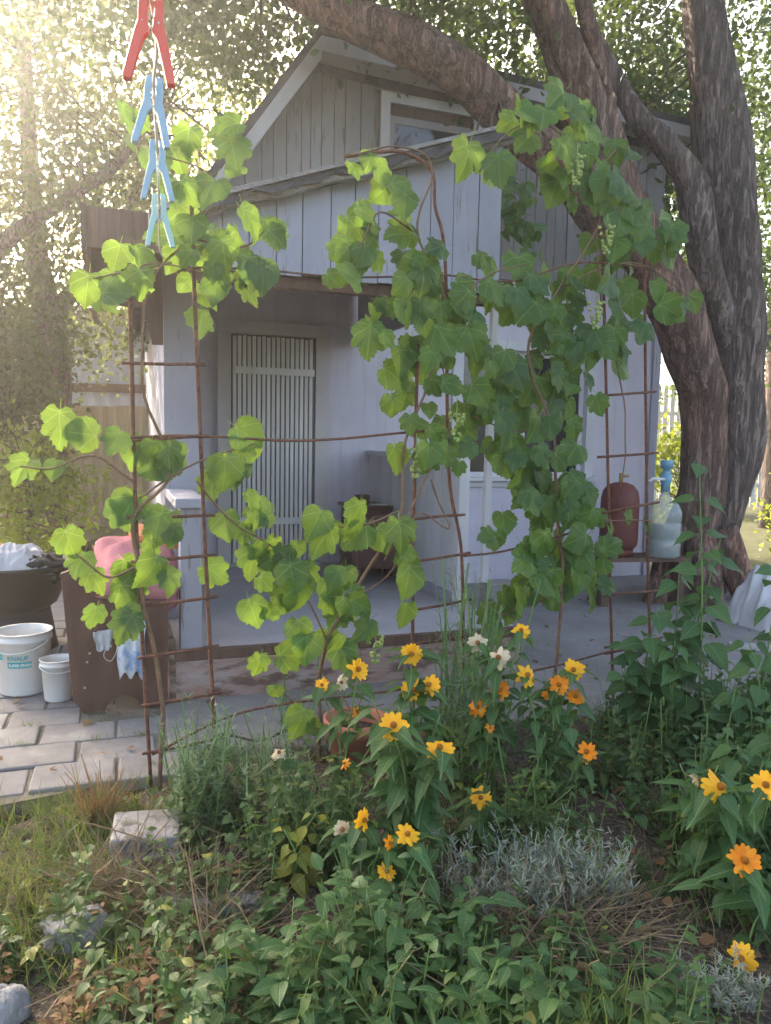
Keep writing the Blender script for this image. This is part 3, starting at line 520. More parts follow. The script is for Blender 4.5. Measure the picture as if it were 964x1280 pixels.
# ---------------------------------------------------------------- bench with cushion and bags
t = thing('wooden_bench', hp(.02,4.25,0), TH, 'dark stained wooden bench with arched end panel beside the porch', 'bench'); BO = (.02,4.25,-.02)
PAN = [(-.233,.653),(-.19,.668),(-.139,.664),(-.125,.60),(-.09,.54),(.10,.515),(.232,.505),(.232,.33),(.225,.0),(.115,.0),(.105,.03),(.083,.05),(.034,.068),(-.013,.055),(-.042,.03),(-.055,.0),(-.15,.0),(-.165,.03),(-.19,.06)]
for v in (3.70,4.75): MB().prism(PAN, v, v+.04).build('end_panel', M['bench'], t, bevel=.004, off=BO)
for i in range(3): MB().quadbox(-.12+.115*i,-.01+.115*i,3.742,4.748,.36,.385).build('seat_plank', M['bench'], t, bevel=.003, off=BO)
for i in range(2): MB().quadbox(-.215+.006*i,-.19+.006*i,3.742,4.748,.40+.13*i,.52+.13*i).build('back_plank', M['bench'], t, bevel=.003, off=BO)
MB().quadbox(.195,.222,3.742,4.748,.26,.355).build('apron', M['bench'], t, off=BO)
for k, z in enumerate((.14,.26,.30)):
    o = MB().lathe([(0,.0),(.006,0),(.006,.003),(0,.003)],8).build('screw', M['steel'], t)
    o.location = (-.16+.012*k-.0, 3.699-BO[1], z); o.rotation_euler = (R(90),0,0)
def cushion(name, mat, size, loc, rot, label, cat, seed=0, e=.45, fold=.09):
    m = MB(); nu, nv = 56, 32
    for j in range(nv+1):
        ph = -math.pi/2+math.pi*j/nv
        for i in range(nu):
            th = 2*math.pi*i/nu; sg = lambda a, p: math.copysign(abs(a)**p, a)
            x = sg(math.cos(ph),.7)*sg(math.cos(th),e); y = sg(math.cos(ph),.7)*sg(math.sin(th),e); z = sg(math.sin(ph),.9)
            q = Vector((x,y,z)); k = 1+fold*noise.noise(q*1.8+Vector((seed,0,0)))*2+fold*.7*noise.noise(q*4.5+Vector((0,seed,0)))-(fold*1.3*abs(noise.noise(q*2.6+Vector((0,0,seed))))+fold*.7*abs(noise.noise(q*6.5+Vector((0,0,seed)))) if fold > .1 else 0)
            m.v.append((x*size[0]*k, y*size[1]*k, z*size[2]*k))
    for j in range(nv):
        for i in range(nu): a = j*nu+i; c_ = j*nu+(i+1) % nu; m.f.append((a,c_,c_+nu,a+nu))
    o = m.build(name, mat, None, True); o.location = loc; o.rotation_euler = rot; return tag(o, label, cat)
cushion('folded_blanket', M['pink'], (.20,.26,.15), hp(.10,3.98,.60), (.35,.10,TH+.1), 'faded pink quilted blanket piled on the wooden bench', 'blanket', 3)
cushion('folded_cloth', M['orange'], (.13,.12,.035), hp(.20,4.12,.78), (.2,.2,TH), 'orange-brown folded cloth tucked behind the pink blanket', 'cloth', 5)
def sheet(name, mat, w_, h_, loc, rz, label, cat, seed, amp=.03, taper=0, thick=.002):
    m = MB(); a_, b_ = 12, 14
    for j in range(b_+1):
        for i in range(a_+1):
            s_ = i/a_-.5; q = j/b_; wv = w_*(1-taper*q+.06*math.sin(q*9+seed)); z = -q*h_*(1+.08*math.sin(i*1.1+seed))
            m.v.append((s_*wv, amp*noise.noise(Vector((i*.45+seed,q*2.2,seed)))+amp*.6*math.sin(i*1.3+seed)*q, z))
    for j in range(b_):
        for i in range(a_): a = j*(a_+1)+i; m.f.append((a,a+1,a+a_+2,a+a_+1))
    o = m.build(name, mat, None, True); o.location = loc; o.rotation_euler = (0,0,rz)
    so = o.modifiers.new('thickness','SOLIDIFY'); so.thickness = thick; return tag(o, label, cat)
sheet('plastic_bag', M['bagb'], .13, .26, hp(.065,3.665,.45), TH, 'blue and white printed plastic bag hanging on the bench panel', 'bag', 2, .025, .15)
sheet('face_mask', M['bagw'], .10, .09, hp(-.055,3.67,.41), TH+.4, 'crumpled pale face mask hanging beside the printed bag', 'mask', 5, .02, .3)
mk = MB().tube(spline([(0,0,0),(-.03,-.004,-.06),(.0,-.008,-.09),(.03,-.004,-.05),(.035,0,0)],5), .0014, 5).build('mask_loop', M['cord'], None); mk.parent = bpy.data.objects['face_mask']; mk.location = (.02,-.02,-.05)

# ---------------------------------------------------------------- buckets, tub
def bucket(label, loc, r0, r1, h_, text=False, rz=0):
    t = thing('plastic_bucket', loc, rz, label, 'bucket', 'white buckets on the path')
    MB().lathe([(0,.004),(r0-.004,.004),(r0,.012),(r1,h_*.86),(r1+.008,h_*.865),(r1+.008,h_*.90),(r1+.002,h_*.905),(r1+.004,h_*.985),(r1+.009,h_*.985),(r1+.009,h_),(r1-.003,h_),(r1-.006,h_*.9),(r0-.006,.016),(0,.014)], 40).build('body', M['white'], t, True)
    rb = r1+.010
    pts = [(rb*math.cos(a), rb*math.sin(a)-.012*math.sin(a), h_*.87-.10*math.sin(a)*1.0) for a in [math.pi+math.pi*i/20 for i in range(21)]]
    pts = [(x, y, h_*.87-.4*r1*math.sin(math.pi*i/20)) for i, (x,y,z) in enumerate(pts)]
    MB().tube(pts, .003, 6).build('handle', M['white'], t, True)
    if text:
        def wrap(o, zc):
            for vt in o.data.vertices:
                x, y, z = vt.co; zz = zc+y; rr = r0+(r1-r0)*zz/(h_*.86)+.0015+z; a = -math.pi/2+x/r1
                vt.co = (rr*math.cos(a), rr*math.sin(a), zz)
        def strip(x0, x1, z0, z1, name):
            m = MB(); k = 14
            for i in range(k+1):
                x = x0+(x1-x0)*i/k; m.v += [(x,z0,0),(x,z1,0)]
            m.f = [(2*i,2*i+2,2*i+3,2*i+1) for i in range(k)]; o = m.build(name, M['teal'], t); wrap(o, 0)
        strip(-.115,-.035,.185,.215,'printed_band'); strip(-.005,.11,.148,.178,'printed_band')
        def txt(s_, size, x, z, mat, lift):
            cu = bpy.data.curves.new('lettering', 'FONT'); cu.body = s_; cu.size = size; cu.extrude = .0; cu.offset = .0006
            tmp = bpy.data.objects.new('lettering', cu); COL.objects.link(tmp); bpy.context.view_layer.update()
            me = bpy.data.meshes.new_from_object(tmp.evaluated_get(bpy.context.evaluated_depsgraph_get())); bpy.data.objects.remove(tmp)
            me.name = 'lettering'; me.materials.clear(); me.materials.append(mat); o = bpy.data.objects.new('lettering', me); COL.objects.link(o); o.parent = t
            for vt in me.vertices: vt.co.x += x; vt.co.z = lift
            wrap(o, z)
        txt('KNAUF', .030, -.004, .187, M['teal'], .0008); txt('SUPER FINISH', .0185, .002, .156, M['white'], .0014)
    return t
bucket('large white plastic bucket with teal KNAUF lettering on the slab path', hp(-.435,4.12,.02), .112, .128, .31, True, -.14)
bucket('small plain white plastic bucket between the large bucket and the bench', hp(-.268,3.93,.02), .062, .074, .205, False, TH+.3)
o = MB().tube([(0,0,0),(.03,.05,.42)], .011, 10).build('white_stick', M['white'], None, True); o.location = hp(-.20,4.10,.02); tag(o, 'pale wooden stick standing behind the small white bucket', 'stick')
t = thing('black_tub', (-2.20,4.50,.02), TH, 'black rubber tub full of rubbish beside the slab path', 'tub')
MB().lathe([(0,.25),(.20,.25),(.24,.28),(.33,.50),(.345,.505),(.345,.52),(.32,.52),(.225,.29),(0,.27)],36).build('bowl', M['black'], t, True)
MB().lathe([(.20,0),(.24,.0),(.20,.25),(.16,.25)],24).build('base', M['black'], t, True)
cushion('crumpled_bag', M['black'], (.13,.12,.07), (-1.98,4.44,.53), (.1,.4,.4), 'dark grey crumpled sack in the black tub', 'bag', 12, .7, .22)
cushion('orange_scrap', M['orange'], (.12,.09,.05), (-2.32,4.42,.58), (.1,-.3,.4), 'orange-brown scrap lying on the rubbish in the black tub', 'scrap', 10, .7, .2)

# ---------------------------------------------------------------- right of the porch: gas cylinder, bottle, stand
t = thing('low_stand', (2.02,6.15,.022), .15, 'low dark wooden stand under the gas cylinder and water bottle', 'stand')
for i in range(3): MB().quadbox(-.36,.40,-.16+.108*i,-.06+.108*i,.36,.39).build('plank', M['brown'], t)
for a in (-.30,.34): MB().quadbox(a-.03,a+.03,-.13,.13,0,.358).build('leg', M['brown'], t)
t = thing('gas_cylinder', (1.87,6.12,.414), 0, 'dark red gas cylinder on the low stand by the house wall', 'gas cylinder')
MB().lathe([(0,.03),(.10,.03),(.145,.09),(.15,.13),(.15,.42),(.148,.46),(.135,.52),(.10,.565),(.05,.585),(0,.587)],36).build('body', M['gas'], t, True)
MB().lathe([(.11,0),(.118,0),(.118,.07),(.11,.07)],28).build('foot_ring', M['gas'], t, True); MB().tube([(0,0,.585),(0,0,.66)], .016, 10).build('valve', M['brass'], t); MB().tube([(0,0,.64),(.06,0,.64)], .011, 8).build('valve_outlet', M['brass'], t)
t = thing('water_bottle', (2.22,6.10,.414), 0, 'large clear water bottle with blue hand pump on the low stand', 'water bottle')
MB().lathe([(0,.0),(.125,.0),(.135,.02),(.135,.13),(.128,.145),(.135,.16),(.135,.27),(.128,.285),(.135,.30),(.135,.36),(.11,.42),(.05,.47),(.03,.50),(.03,.54)],36).build('body', M['bottle'], t, True)
MB().lathe([(0,.01),(.12,.01),(.127,.03),(.127,.26),(0,.26)],32).build('water', M['water'], t, True)
pu = MB().lathe([(.034,.52),(.036,.52),(.036,.58),(.045,.60),(.045,.66),(.03,.665),(.03,.70),(.05,.705),(.05,.76),(.045,.77),(0,.77)],24).build('pump', M['pumpb'], t, True)
MB().tube([(-.02,-.03,.62),(-.12,-.06,.625),(-.16,-.07,.60)], .012, 8).build('spout', M['white'], t, True)
def mound(name, mat, rx, ry, h_, loc, rz, label, cat, seed):
    m = MB(); k = 54
    for j in range(k+1):
        for i in range(k+1):
            x, y = 2*i/k-1, 2*j/k-1; r_ = max(abs(x),abs(y))*.55+math.hypot(x,y)*.45; q = Vector((x*1.6+seed,y*1.6,seed)); w_ = noise.noise(q*1.3)*.5
            cr = 1-min(1,abs(noise.noise(Vector((x*2.2+w_+seed,y*2.6-w_,1)))*3.2)); c2 = 1-min(1,abs(noise.noise(Vector((x*4.5-w_,y*4.0+seed+w_,3)))*3.0))
            base = max(0,1-r_**2.2)**.6; m.v.append((x*rx*(1+.10*noise.noise(q)), y*ry*(1+.10*noise.noise(q+Vector((4,0,0)))), h_*base*(.72+.35*noise.noise(q*.9)+.20*cr+.09*c2)))
    for j in range(k):
        for i in range(k): a = j*(k+1)+i; m.f.append((a,a+1,a+k+2,a+k+1))
    o = m.build(name, mat, None, True); o.location = loc; o.rotation_euler = (0,0,rz); return tag(o, label, cat)
mound('white_sack', M['bagw'], .36, .32, .46, (2.92,5.5,.022), .5, 'crumpled white plastic sack lying right of the big tree', 'sack', 21)
mound('crumpled_bag', M['bagw'], .20, .17, .17, (-2.13,4.42,.50), .4, 'crumpled white plastic bag in the black tub', 'bag', 8)
o = MB().quadbox(-.25,.25,-.05,.05,0,.03).build('white_plank', M['rake'], bevel=.004); o.location = (2.45,4.75,.024); o.rotation_euler = (0,0,-.2); tag(o, 'short white painted plank lying on the concrete', 'plank')

# ---------------------------------------------------------------- rebar trellis ladders and wires
W2 = Vector((.8918,.4525,0)); N2 = Vector((-.4525,.8918,0))
def rod(pts, r): return spline(pts, 5), r
def trellis(label, ups, rungs, group='rusty trellis ladders'):
    base = Vector(ups[0][0]); t = thing('trellis_ladder', (base.x,base.y,0), 0, label, 'trellis', group); o_ = (base.x,base.y,0)
    for up in ups: MB().tube(spline([(up[0][0],up[0][1],-.05)]+list(up[1:]), 8), .0075, 8, .15, 3).build('upright', M['rust'], t, True, 0, o_)
    for a, e in rungs:
        a, e = Vector(a), Vector(e); dd = (e-a).normalized()*.035; pts = [a-dd-N2*.013, (a+e)/2-N2*.013+Vector((0,0,random.uniform(-.006,.006))), e+dd-N2*.013]
        MB().tube(pts, .0062, 7).build('rung', M['rust'], t, True, 0, o_)
    return t
trellis('rusty rebar ladder trellis in front of the bench and porch rail', [[(-.85,2.75,0),(-.89,2.73,1.0),(-.90,2.72,1.89)],[(-.63,2.86,0),(-.67,2.84,.9),(-.70,2.83,1.72),(-.71,2.82,2.13)]],
    list(zip([(-.9,2.73,1.55),(-.89,2.73,1.29),(-.89,2.73,1.01),(-.88,2.74,.85),(-.87,2.74,.69),(-.86,2.74,.5),(-.85,2.75,.32),(-.85,2.75,.14)],[(-.7,2.83,1.56),(-.69,2.83,1.3),(-.67,2.84,1.01),(-.67,2.84,.86),(-.66,2.85,.70),(-.66,2.85,.51),(-.65,2.85,.33),(-.64,2.86,.15)])))
trellis('rusty rebar ladder trellis with arched top rod before the open porch', [[(.14,3.25,0),(.12,3.24,.79),(.12,3.24,1.07),(.12,3.24,1.7)],[(.37,3.37,0),(.34,3.35,.78),(.27,3.32,1.17),(.23,3.3,2.04),(.18,3.27,2.26),(.16,3.26,2.4),(.03,3.2,2.45),(-.18,3.09,2.39)]],
    list(zip([(.12,3.24,.97),(.12,3.24,.79),(.13,3.25,.58),(.13,3.25,.43)],[(.31,3.34,.98),(.34,3.35,.81),(.35,3.36,.6),(.36,3.36,.44)])))
trellis('rusty rebar ladder trellis in front of the gas cylinder and big tree', [[(1.17,3.77,0),(1.12,3.75,.57),(1.04,3.71,1.59),(.98,3.68,2.3)],[(1.42,3.9,0),(1.35,3.87,.55),(1.25,3.81,1.79),(1.22,3.80,2.3)]],
    list(zip([(1.02,3.7,1.53),(1.03,3.7,1.24),(1.05,3.71,.97),(1.1,3.74,.56),(1.12,3.75,.30),(1.125,3.75,.27)],[(1.29,3.84,1.56),(1.32,3.85,1.26),(1.34,3.86,1.01),(1.38,3.88,.56),(1.41,3.9,.31),(1.41,3.9,.275)])))
for pts, r_, lb in [([(-.9,2.72,1.28),(-.66,2.85,1.3),(-.41,2.97,1.29),(-.2,3.08,1.3),(.05,3.21,1.33),(.25,3.31,1.35)], .005, 'rusty wire stretched across the slatted door between two ladders'),
    ([(-.71,2.82,1.9),(-.47,2.94,1.92),(-.18,3.09,1.93),(.23,3.3,1.99)], .004, 'rusty wire stretched just below the porch fascia boards'),
    ([(.23,3.3,1.99),(.53,3.45,2.0),(.85,3.61,2.12),(1.23,3.8,2.15)], .004, 'rusty wire carrying the vine towards the big tree'),
    ([(-.85,2.75,.13),(-.55,2.9,.24),(-.13,3.12,.24),(.37,3.37,.23)], .005, 'rusty low rod running before the porch plinth'),
    ([(.37,3.37,.23),(.77,3.57,.24),(1.14,3.76,.28)], .005, 'rusty low rod running before the concrete path'),
    ([(.34,3.35,.8),(.58,3.47,.82),(1.1,3.74,.93)], .005, 'rusty rod crossing in front of the white pole')]:
    pts = [Vector(p)-N2*.015 for p in pts]; o = MB().tube(spline([tuple(p-pts[0]) for p in pts], 6), r_, 7, .2, 2).build('trellis_wire', M['rust'], None, True); o.location = pts[0]; tag(o, lb, 'wire', 'rusty rods and wires of the trellis')

# ---------------------------------------------------------------- clothes line with pegs
CL = [(-.19,.45,1.70),(-.246,.82,1.735),(-.328,1.1,1.774),(-.368,1.25,1.746),(-.410,1.4,1.711),(-.70,2.4,1.86),(-.93,3.3,2.03),tuple(hp(.30,3.76,2.13))]
CL[0] = (-.165,.30,1.72)
cl0 = Vector(CL[-1]); o = MB().tube(spline([tuple(Vector(p)-cl0) for p in CL], 8), .0022, 6).build('clothes_line', M['cord'], None, True); o.location = cl0; tag(o, 'white cord clothes line running to the porch eave', 'cord')
def peg(loc, mat, rz, lean, label, L=.078):
    t = thing('clothes_peg', loc, rz, label, 'clothes peg', 'pegs on the clothes line'); t.rotation_euler = (0, lean, rz)
    for s_ in (-1,1):
        prof = [(0.0015,.012),(.0105,.012),(.0125,-.004),(.0125,-.020),(.0165,-.034),(.0255,-L+.004),(.025,-L),(.0175,-L),(.0065,-.036),(.0015,-.030),(.0025,-.018),(.0035,-.008),(.0025,-.002),(.0035,.004)]
        MB().prism([(s_*a,z) for a, z in (prof if s_ < 0 else prof)], -.006, .006).build('jaw', mat, t, bevel=.001)
    MB().tube([(.008*math.cos(a)*(1 if True else 0), .0062*(1 if i % 2 else -1), -.021+.006*math.sin(a)) for i, a in enumerate([math.pi*k/4 for k in range(9)])], .0011, 6).build('spring', M['steel'], t, True)
peg(CL[1], M['red'], .25, .04, 'red plastic clothes peg on the clothes line')
peg(CL[2], M['bluep'], .35, .06, 'light blue plastic clothes peg hanging next to the red peg')
peg(CL[3], M['bluep'], .3, .0, 'light blue plastic clothes peg between the other blue and the teal peg')
peg(CL[4], M['tealp'], .3, -.02, 'pale teal plastic clothes peg on the clothes line')

# ---------------------------------------------------------------- trees
def limb(tbl, parent, name, mat, org, seg=26, rough=.22, seed=0, sub_=10, ridge=.12):
    sp = spline(tbl, sub_); return MB().tube([p[:3]-np.array(org) for p in sp], [max(p[3]*.9,.004) for p in sp], seg, rough, seed, True, ridge).build(name, mat, parent, True)
def crown(parent, org, centers, per, spread, size, mat, twig_from=None, up=.35, mat_twig=None, name='crown'):
    C_ = np.repeat(np.asarray(centers), per, 0); n_ = len(C_); pos = C_ + rng.normal(size=(n_,3))*np.asarray(spread)*rng.random((n_,1))**.3
    f_ = rdir(n_, -.25); nn = rdir(n_, up*2); mm = xf(pos-np.array(org), f_, nn, size*rng.uniform(.6,1.25,n_))
    o = scatter(name, SMALL, mm, mat, parent); o['kind'] = 'stuff'
    if twig_from is not None and len(twig_from):
        tw = MB(); TF = np.asarray(twig_from)
        for c_ in centers:
            dd = np.linalg.norm(TF-c_, axis=1); s_ = TF[dd.argmin()]; m_ = (s_+c_)/2+rng.normal(size=3)*.12+np.array([0,0,.08])
            L = np.linalg.norm(c_-s_)
            if L > 1.25: continue
            tw.tube(spline([s_-np.array(org), m_-np.array(org), c_-np.array(org)], 3), list(np.linspace(.005+.008*L, .0025, 7)), 5, cap=False)
        o2 = tw.build('twigs', mat_twig or M['twig'], parent, True); o2['kind'] = 'stuff'
    return o
def ell(n_, c_, r_, shell=.45, cut=None):
    out = []
    while len(out) < n_:
        v = rng.normal(size=3); v /= np.linalg.norm(v); k = shell+(1-shell)*rng.random()**.6; p = np.array(c_)+v*k*np.array(r_)
        if cut is None or cut(p): out.append(p)
    return np.array(out)
org = (2.62,6.6,0)
tree = thing('old_tree', org, 0, 'huge old double-trunked tree leaning over the house roof', 'tree')
LM0 = [LIMB_MAIN[0][:2]+(-.25,.46)]+LIMB_MAIN
limb(LM0, tree, 'trunk', M['bark'], org, 34, .26, 1, 9, .2); limb([TRUNK_R[0][:2]+(-.3,.36)]+TRUNK_R, tree, 'trunk', M['barkg'], org, 32, .22, 5, 9, .18)
limb(LIMB_ROOF, tree, 'limb', M['bark'], org, 26, .2, 9); limb(CROSS, tree, 'limb', M['barkg'], org, 22, .2, 12); limb(THIN, tree, 'limb', M['bark'], org, 16, .2, 15)
ROOTS = [[(2.42,6.40,.62,.13),(2.30,6.28,.22,.13),(2.18,6.2,-.05,.10)],[(2.60,6.34,.55,.14),(2.62,6.2,.18,.14),(2.64,6.08,-.06,.1)],[(2.86,6.5,.6,.14),(2.98,6.4,.2,.13),(3.1,6.3,-.05,.1)]]
for r_ in ROOTS: limb(r_, tree, 'root', M['bark'], org, 16, .2, 3)
lims = np.array([p[:3] for tb in (LIMB_MAIN[9:], LIMB_ROOF[3:], TRUNK_R[6:], CROSS[2:], THIN) for p in spline(tb, 4)])
cs = np.concatenate([ell(210, (.6,6.6,5.6), (3.8,2.6,1.3), .2, lambda p: p[2] > 4.3+max(0,(6.6-p[1]))*.12 and not (p[0] > .9 and p[1] < 7.6 and p[2] < 5.6)), ell(110, (3.4,8.8,4.9), (2.4,1.5,2.3), .25, lambda p: p[2] > 2.9 and p[1] > 7.6), ell(40, (-2.0,5.6,5.2), (1.6,1.8,.9), .2, lambda p: p[2] > 4.1), ell(60, (1.9,8.3,4.2), (1.1,1.0,1.2), .2)])
crown(tree, org, cs, 175, (.34,.34,.26), .072, M['crown'], lims)
# small shoots behind the porch corner, shade put into their darker leaf colour
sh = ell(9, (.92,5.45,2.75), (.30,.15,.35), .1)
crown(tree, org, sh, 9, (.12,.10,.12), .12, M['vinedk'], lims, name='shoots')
def bgtree(name, label, base, trunk_tbl, limbs, clumps, per, spread, size, mat, bark, group=None, cat='tree'):
    t = thing(name, base, 0, label, cat, group or ('trees around the house' if cat == 'tree' else 'bushes around the house')); src = []
    if trunk_tbl: limb(trunk_tbl, t, 'trunk', bark, base, 16, .15, len(label)); src += [p[:3] for p in spline(trunk_tbl, 4)]
    for l in limbs: limb(l, t, 'limb', bark, base, 12, .15, 2); src += [p[:3] for p in spline(l, 4)]
    crown(t, base, clumps, per, spread, size, mat, np.array(src[2:]) if src else None); return t
bgtree('leafy_tree', 'dusty green tree with slanting bough left of the house', (-4.05,9.2,0), [(-4.05,9.2,-.1,.24),(-3.95,9.1,1.0,.2),(-3.85,9.0,2.2,.17),(-4.1,9.1,3.6,.13),(-4.2,9.2,5.6,.07)],
    [[(-3.95,9.05,1.9,.10),(-4.3,8.4,2.7,.11),(-3.96,8.0,3.16,.09),(-3.2,8.0,3.7,.075),(-2.73,8.0,4.04,.05),(-2.3,8.1,4.7,.03)],[(-3.9,9.0,2.6,.10),(-3.2,9.4,3.8,.07),(-2.7,9.6,5.2,.04)]],
    np.concatenate([ell(240, (-4.2,9.2,4.6), (2.8,2.0,2.6), .25), ell(40, (-4.6,8.6,2.4), (1.3,1.0,.9), .2)]), 130, (.34,.34,.3), .075, M['crowngrey'], M['barkg'])
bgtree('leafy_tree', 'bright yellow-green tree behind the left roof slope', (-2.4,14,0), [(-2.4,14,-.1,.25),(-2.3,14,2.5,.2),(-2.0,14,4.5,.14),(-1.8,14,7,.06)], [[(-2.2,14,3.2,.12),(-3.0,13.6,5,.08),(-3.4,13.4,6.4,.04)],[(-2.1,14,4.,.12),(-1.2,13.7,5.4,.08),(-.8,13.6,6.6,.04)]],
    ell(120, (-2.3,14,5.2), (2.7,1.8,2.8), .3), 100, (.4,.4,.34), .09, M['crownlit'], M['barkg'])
bgtree('leafy_tree', 'dark green tree filling the sky right of the house', (6.6,13,0), [(6.6,13,-.1,.28),(6.5,13,3,.22),(6.4,13,6,.12)], [[(6.5,13,2.8,.1),(5.2,12.6,4.2,.07),(4.4,12.4,5.2,.04)],[(6.5,13,3.2,.1),(8,12.8,4.6,.06)]],
    ell(150, (6.3,13,4.8), (3.2,2.0,3.4), .3, lambda p: p[2] > 2.1), 100, (.42,.42,.36), .095, M['crown'], M['barkg'])
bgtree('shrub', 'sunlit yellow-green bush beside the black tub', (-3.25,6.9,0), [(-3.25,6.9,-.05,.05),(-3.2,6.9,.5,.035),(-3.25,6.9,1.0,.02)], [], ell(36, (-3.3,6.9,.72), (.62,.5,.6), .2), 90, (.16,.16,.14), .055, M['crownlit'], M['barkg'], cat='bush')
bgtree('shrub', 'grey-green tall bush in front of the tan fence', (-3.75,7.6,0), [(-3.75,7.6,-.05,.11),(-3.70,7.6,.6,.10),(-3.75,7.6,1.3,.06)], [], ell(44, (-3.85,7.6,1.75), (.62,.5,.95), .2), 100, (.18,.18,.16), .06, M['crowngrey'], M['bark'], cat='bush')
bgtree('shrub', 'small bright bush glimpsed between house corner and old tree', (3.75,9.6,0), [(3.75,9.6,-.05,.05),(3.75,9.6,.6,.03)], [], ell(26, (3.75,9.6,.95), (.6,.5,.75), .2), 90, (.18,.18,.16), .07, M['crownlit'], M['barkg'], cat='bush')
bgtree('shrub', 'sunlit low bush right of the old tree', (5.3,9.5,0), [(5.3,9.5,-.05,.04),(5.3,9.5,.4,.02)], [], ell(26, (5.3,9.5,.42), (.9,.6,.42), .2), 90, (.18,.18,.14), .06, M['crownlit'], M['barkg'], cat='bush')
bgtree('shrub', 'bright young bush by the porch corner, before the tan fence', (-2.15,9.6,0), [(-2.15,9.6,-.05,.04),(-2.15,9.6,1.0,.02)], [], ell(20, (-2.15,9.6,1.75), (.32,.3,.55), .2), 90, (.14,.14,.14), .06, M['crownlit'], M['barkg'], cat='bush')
# far belt of trees
cs = np.array([[-30+60*rng.random(), 19+4*rng.random(), .3+ (2.2+1.6*math.sin(i*.7))*rng.random()] for i in range(330)])
fb_ = crown(None, (0,0,0), cs, 60, (.8,.6,.55), .22, M['crowngrey'], name='far_hedge'); tag(fb_, 'distant belt of trees and hedges beyond the garden', 'trees', kind='stuff')

# ---------------------------------------------------------------- fences, far shed
t = thing('sheet_fence', (-3.4,9.9,0), .10, 'tan profiled sheet fence left of the porch', 'fence')
for i in range(9):
    m = MB(); x0_ = -2.6+i*.5; pr_ = []
    for k in range(4):
        a = x0_+k*.125; pr_ += [(a,0),(a+.05,0),(a+.065,-.018),(a+.11,-.018)]
    pr_.append((x0_+.497,0)); m.v = [(x,y,z) for z in (.12,1.66+.01*(i % 2)) for x, y in pr_]; k = len(pr_); m.f = [(j,j+1,k+j+1,k+j) for j in range(k-1)]
    o = m.build('sheet', M['tan'], t); so = o.modifiers.new('thickness','SOLIDIFY'); so.thickness = .002
for z in (.5,1.35): MB().quadbox(-2.6,1.9,.03,.07,z,z+.05).build('rail', M['brown'], t)
for x in (-2.5,-.6,.9,1.85): MB().quadbox(x,x+.06,.075,.13,-.05,1.70).build('post', M['brown'], t)
t = thing('sheet_shed', (-4.6,12.0,0), .08, 'blue-grey corrugated shed rising behind the tan fence', 'shed')
m = MB(); k = 90; m.v = [(-1.6+3.2*i/k, .02*math.sin(i*2*math.pi/6), z) for z in (0,3.1) for i in range(k+1)]; m.f = [(i,i+1,k+2+i,k+1+i) for i in range(k)]
o = m.build('corrugated_wall', M['bluesheet'], t, True); so = o.modifiers.new('thickness','SOLIDIFY'); so.thickness = .004
MB().quadbox(-1.58,1.58,.06,3,0,2.98).build('body', M['brown'], t); MB().prism([(-.3,3.12),(3.2,3.5),(3.2,3.56),(-.3,3.18)], -1.8, 1.8, 'x').build('roof', M['felt'], t); MB().quadbox(-1.6,1.6,-.06,-.03,1.95,2.08).build('band_board', M['brown'], t)
t = thing('picket_fence', (7.4,15.5,0), -.05, 'white picket fence far right beyond the old tree', 'fence')
for i in range(34): MB().quadbox(-2+i*.14,-1.91+i*.14,0,.02,.1,2.5).build('picket', M['trim'], t)
for z in (.5,1.9): MB().quadbox(-2,2.76,.022,.06,z,z+.08).build('rail', M['trim'], t)

# ---------------------------------------------------------------- grapevines
HALF = [(0,.03),(.10,-.13),(.24,-.17),(.36,-.07),(.41,.05),(.51,.09),(.57,.22),(.50,.33),(.45,.40),(.51,.52),(.47,.66),(.35,.65),(.26,.66),(.22,.79),(.12,.91),(0,1.03)]
HALF2 = [(0,.02),(.12,-.10),(.27,-.12),(.40,-.02),(.50,.10),(.55,.25),(.52,.40),(.48,.55),(.38,.66),(.26,.76),(.14,.88),(0,1.0)]
def vshapes(): return [outline_leaf(HALF,.16,.30,.05,1), outline_leaf(HALF,.28,.5,.06,2), outline_leaf(HALF2,.10,.35,.06,3), outline_leaf(HALF2,.22,.55,.07,4), outline_leaf(HALF,-.05,.25,.08,5), outline_leaf(HALF2,.34,.3,.05,6)]
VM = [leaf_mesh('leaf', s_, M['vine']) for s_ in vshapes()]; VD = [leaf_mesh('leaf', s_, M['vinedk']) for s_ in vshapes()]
def put_leaf(me, parent, org, pos, fwd, nrm, s_, name='leaf'):
    o = bpy.data.objects.new(name, me); COL.objects.link(o); o.parent = parent
    f_ = Vector(fwd).normalized(); x = f_.cross(Vector(nrm)).normalized(); z = x.cross(f_)
    mt = Matrix((x, f_, z)).transposed().to_4x4()
    o.matrix_local = Matrix.Translation(Vector(pos)-Vector(org)) @ mt @ Matrix.Scale(s_,4); return o
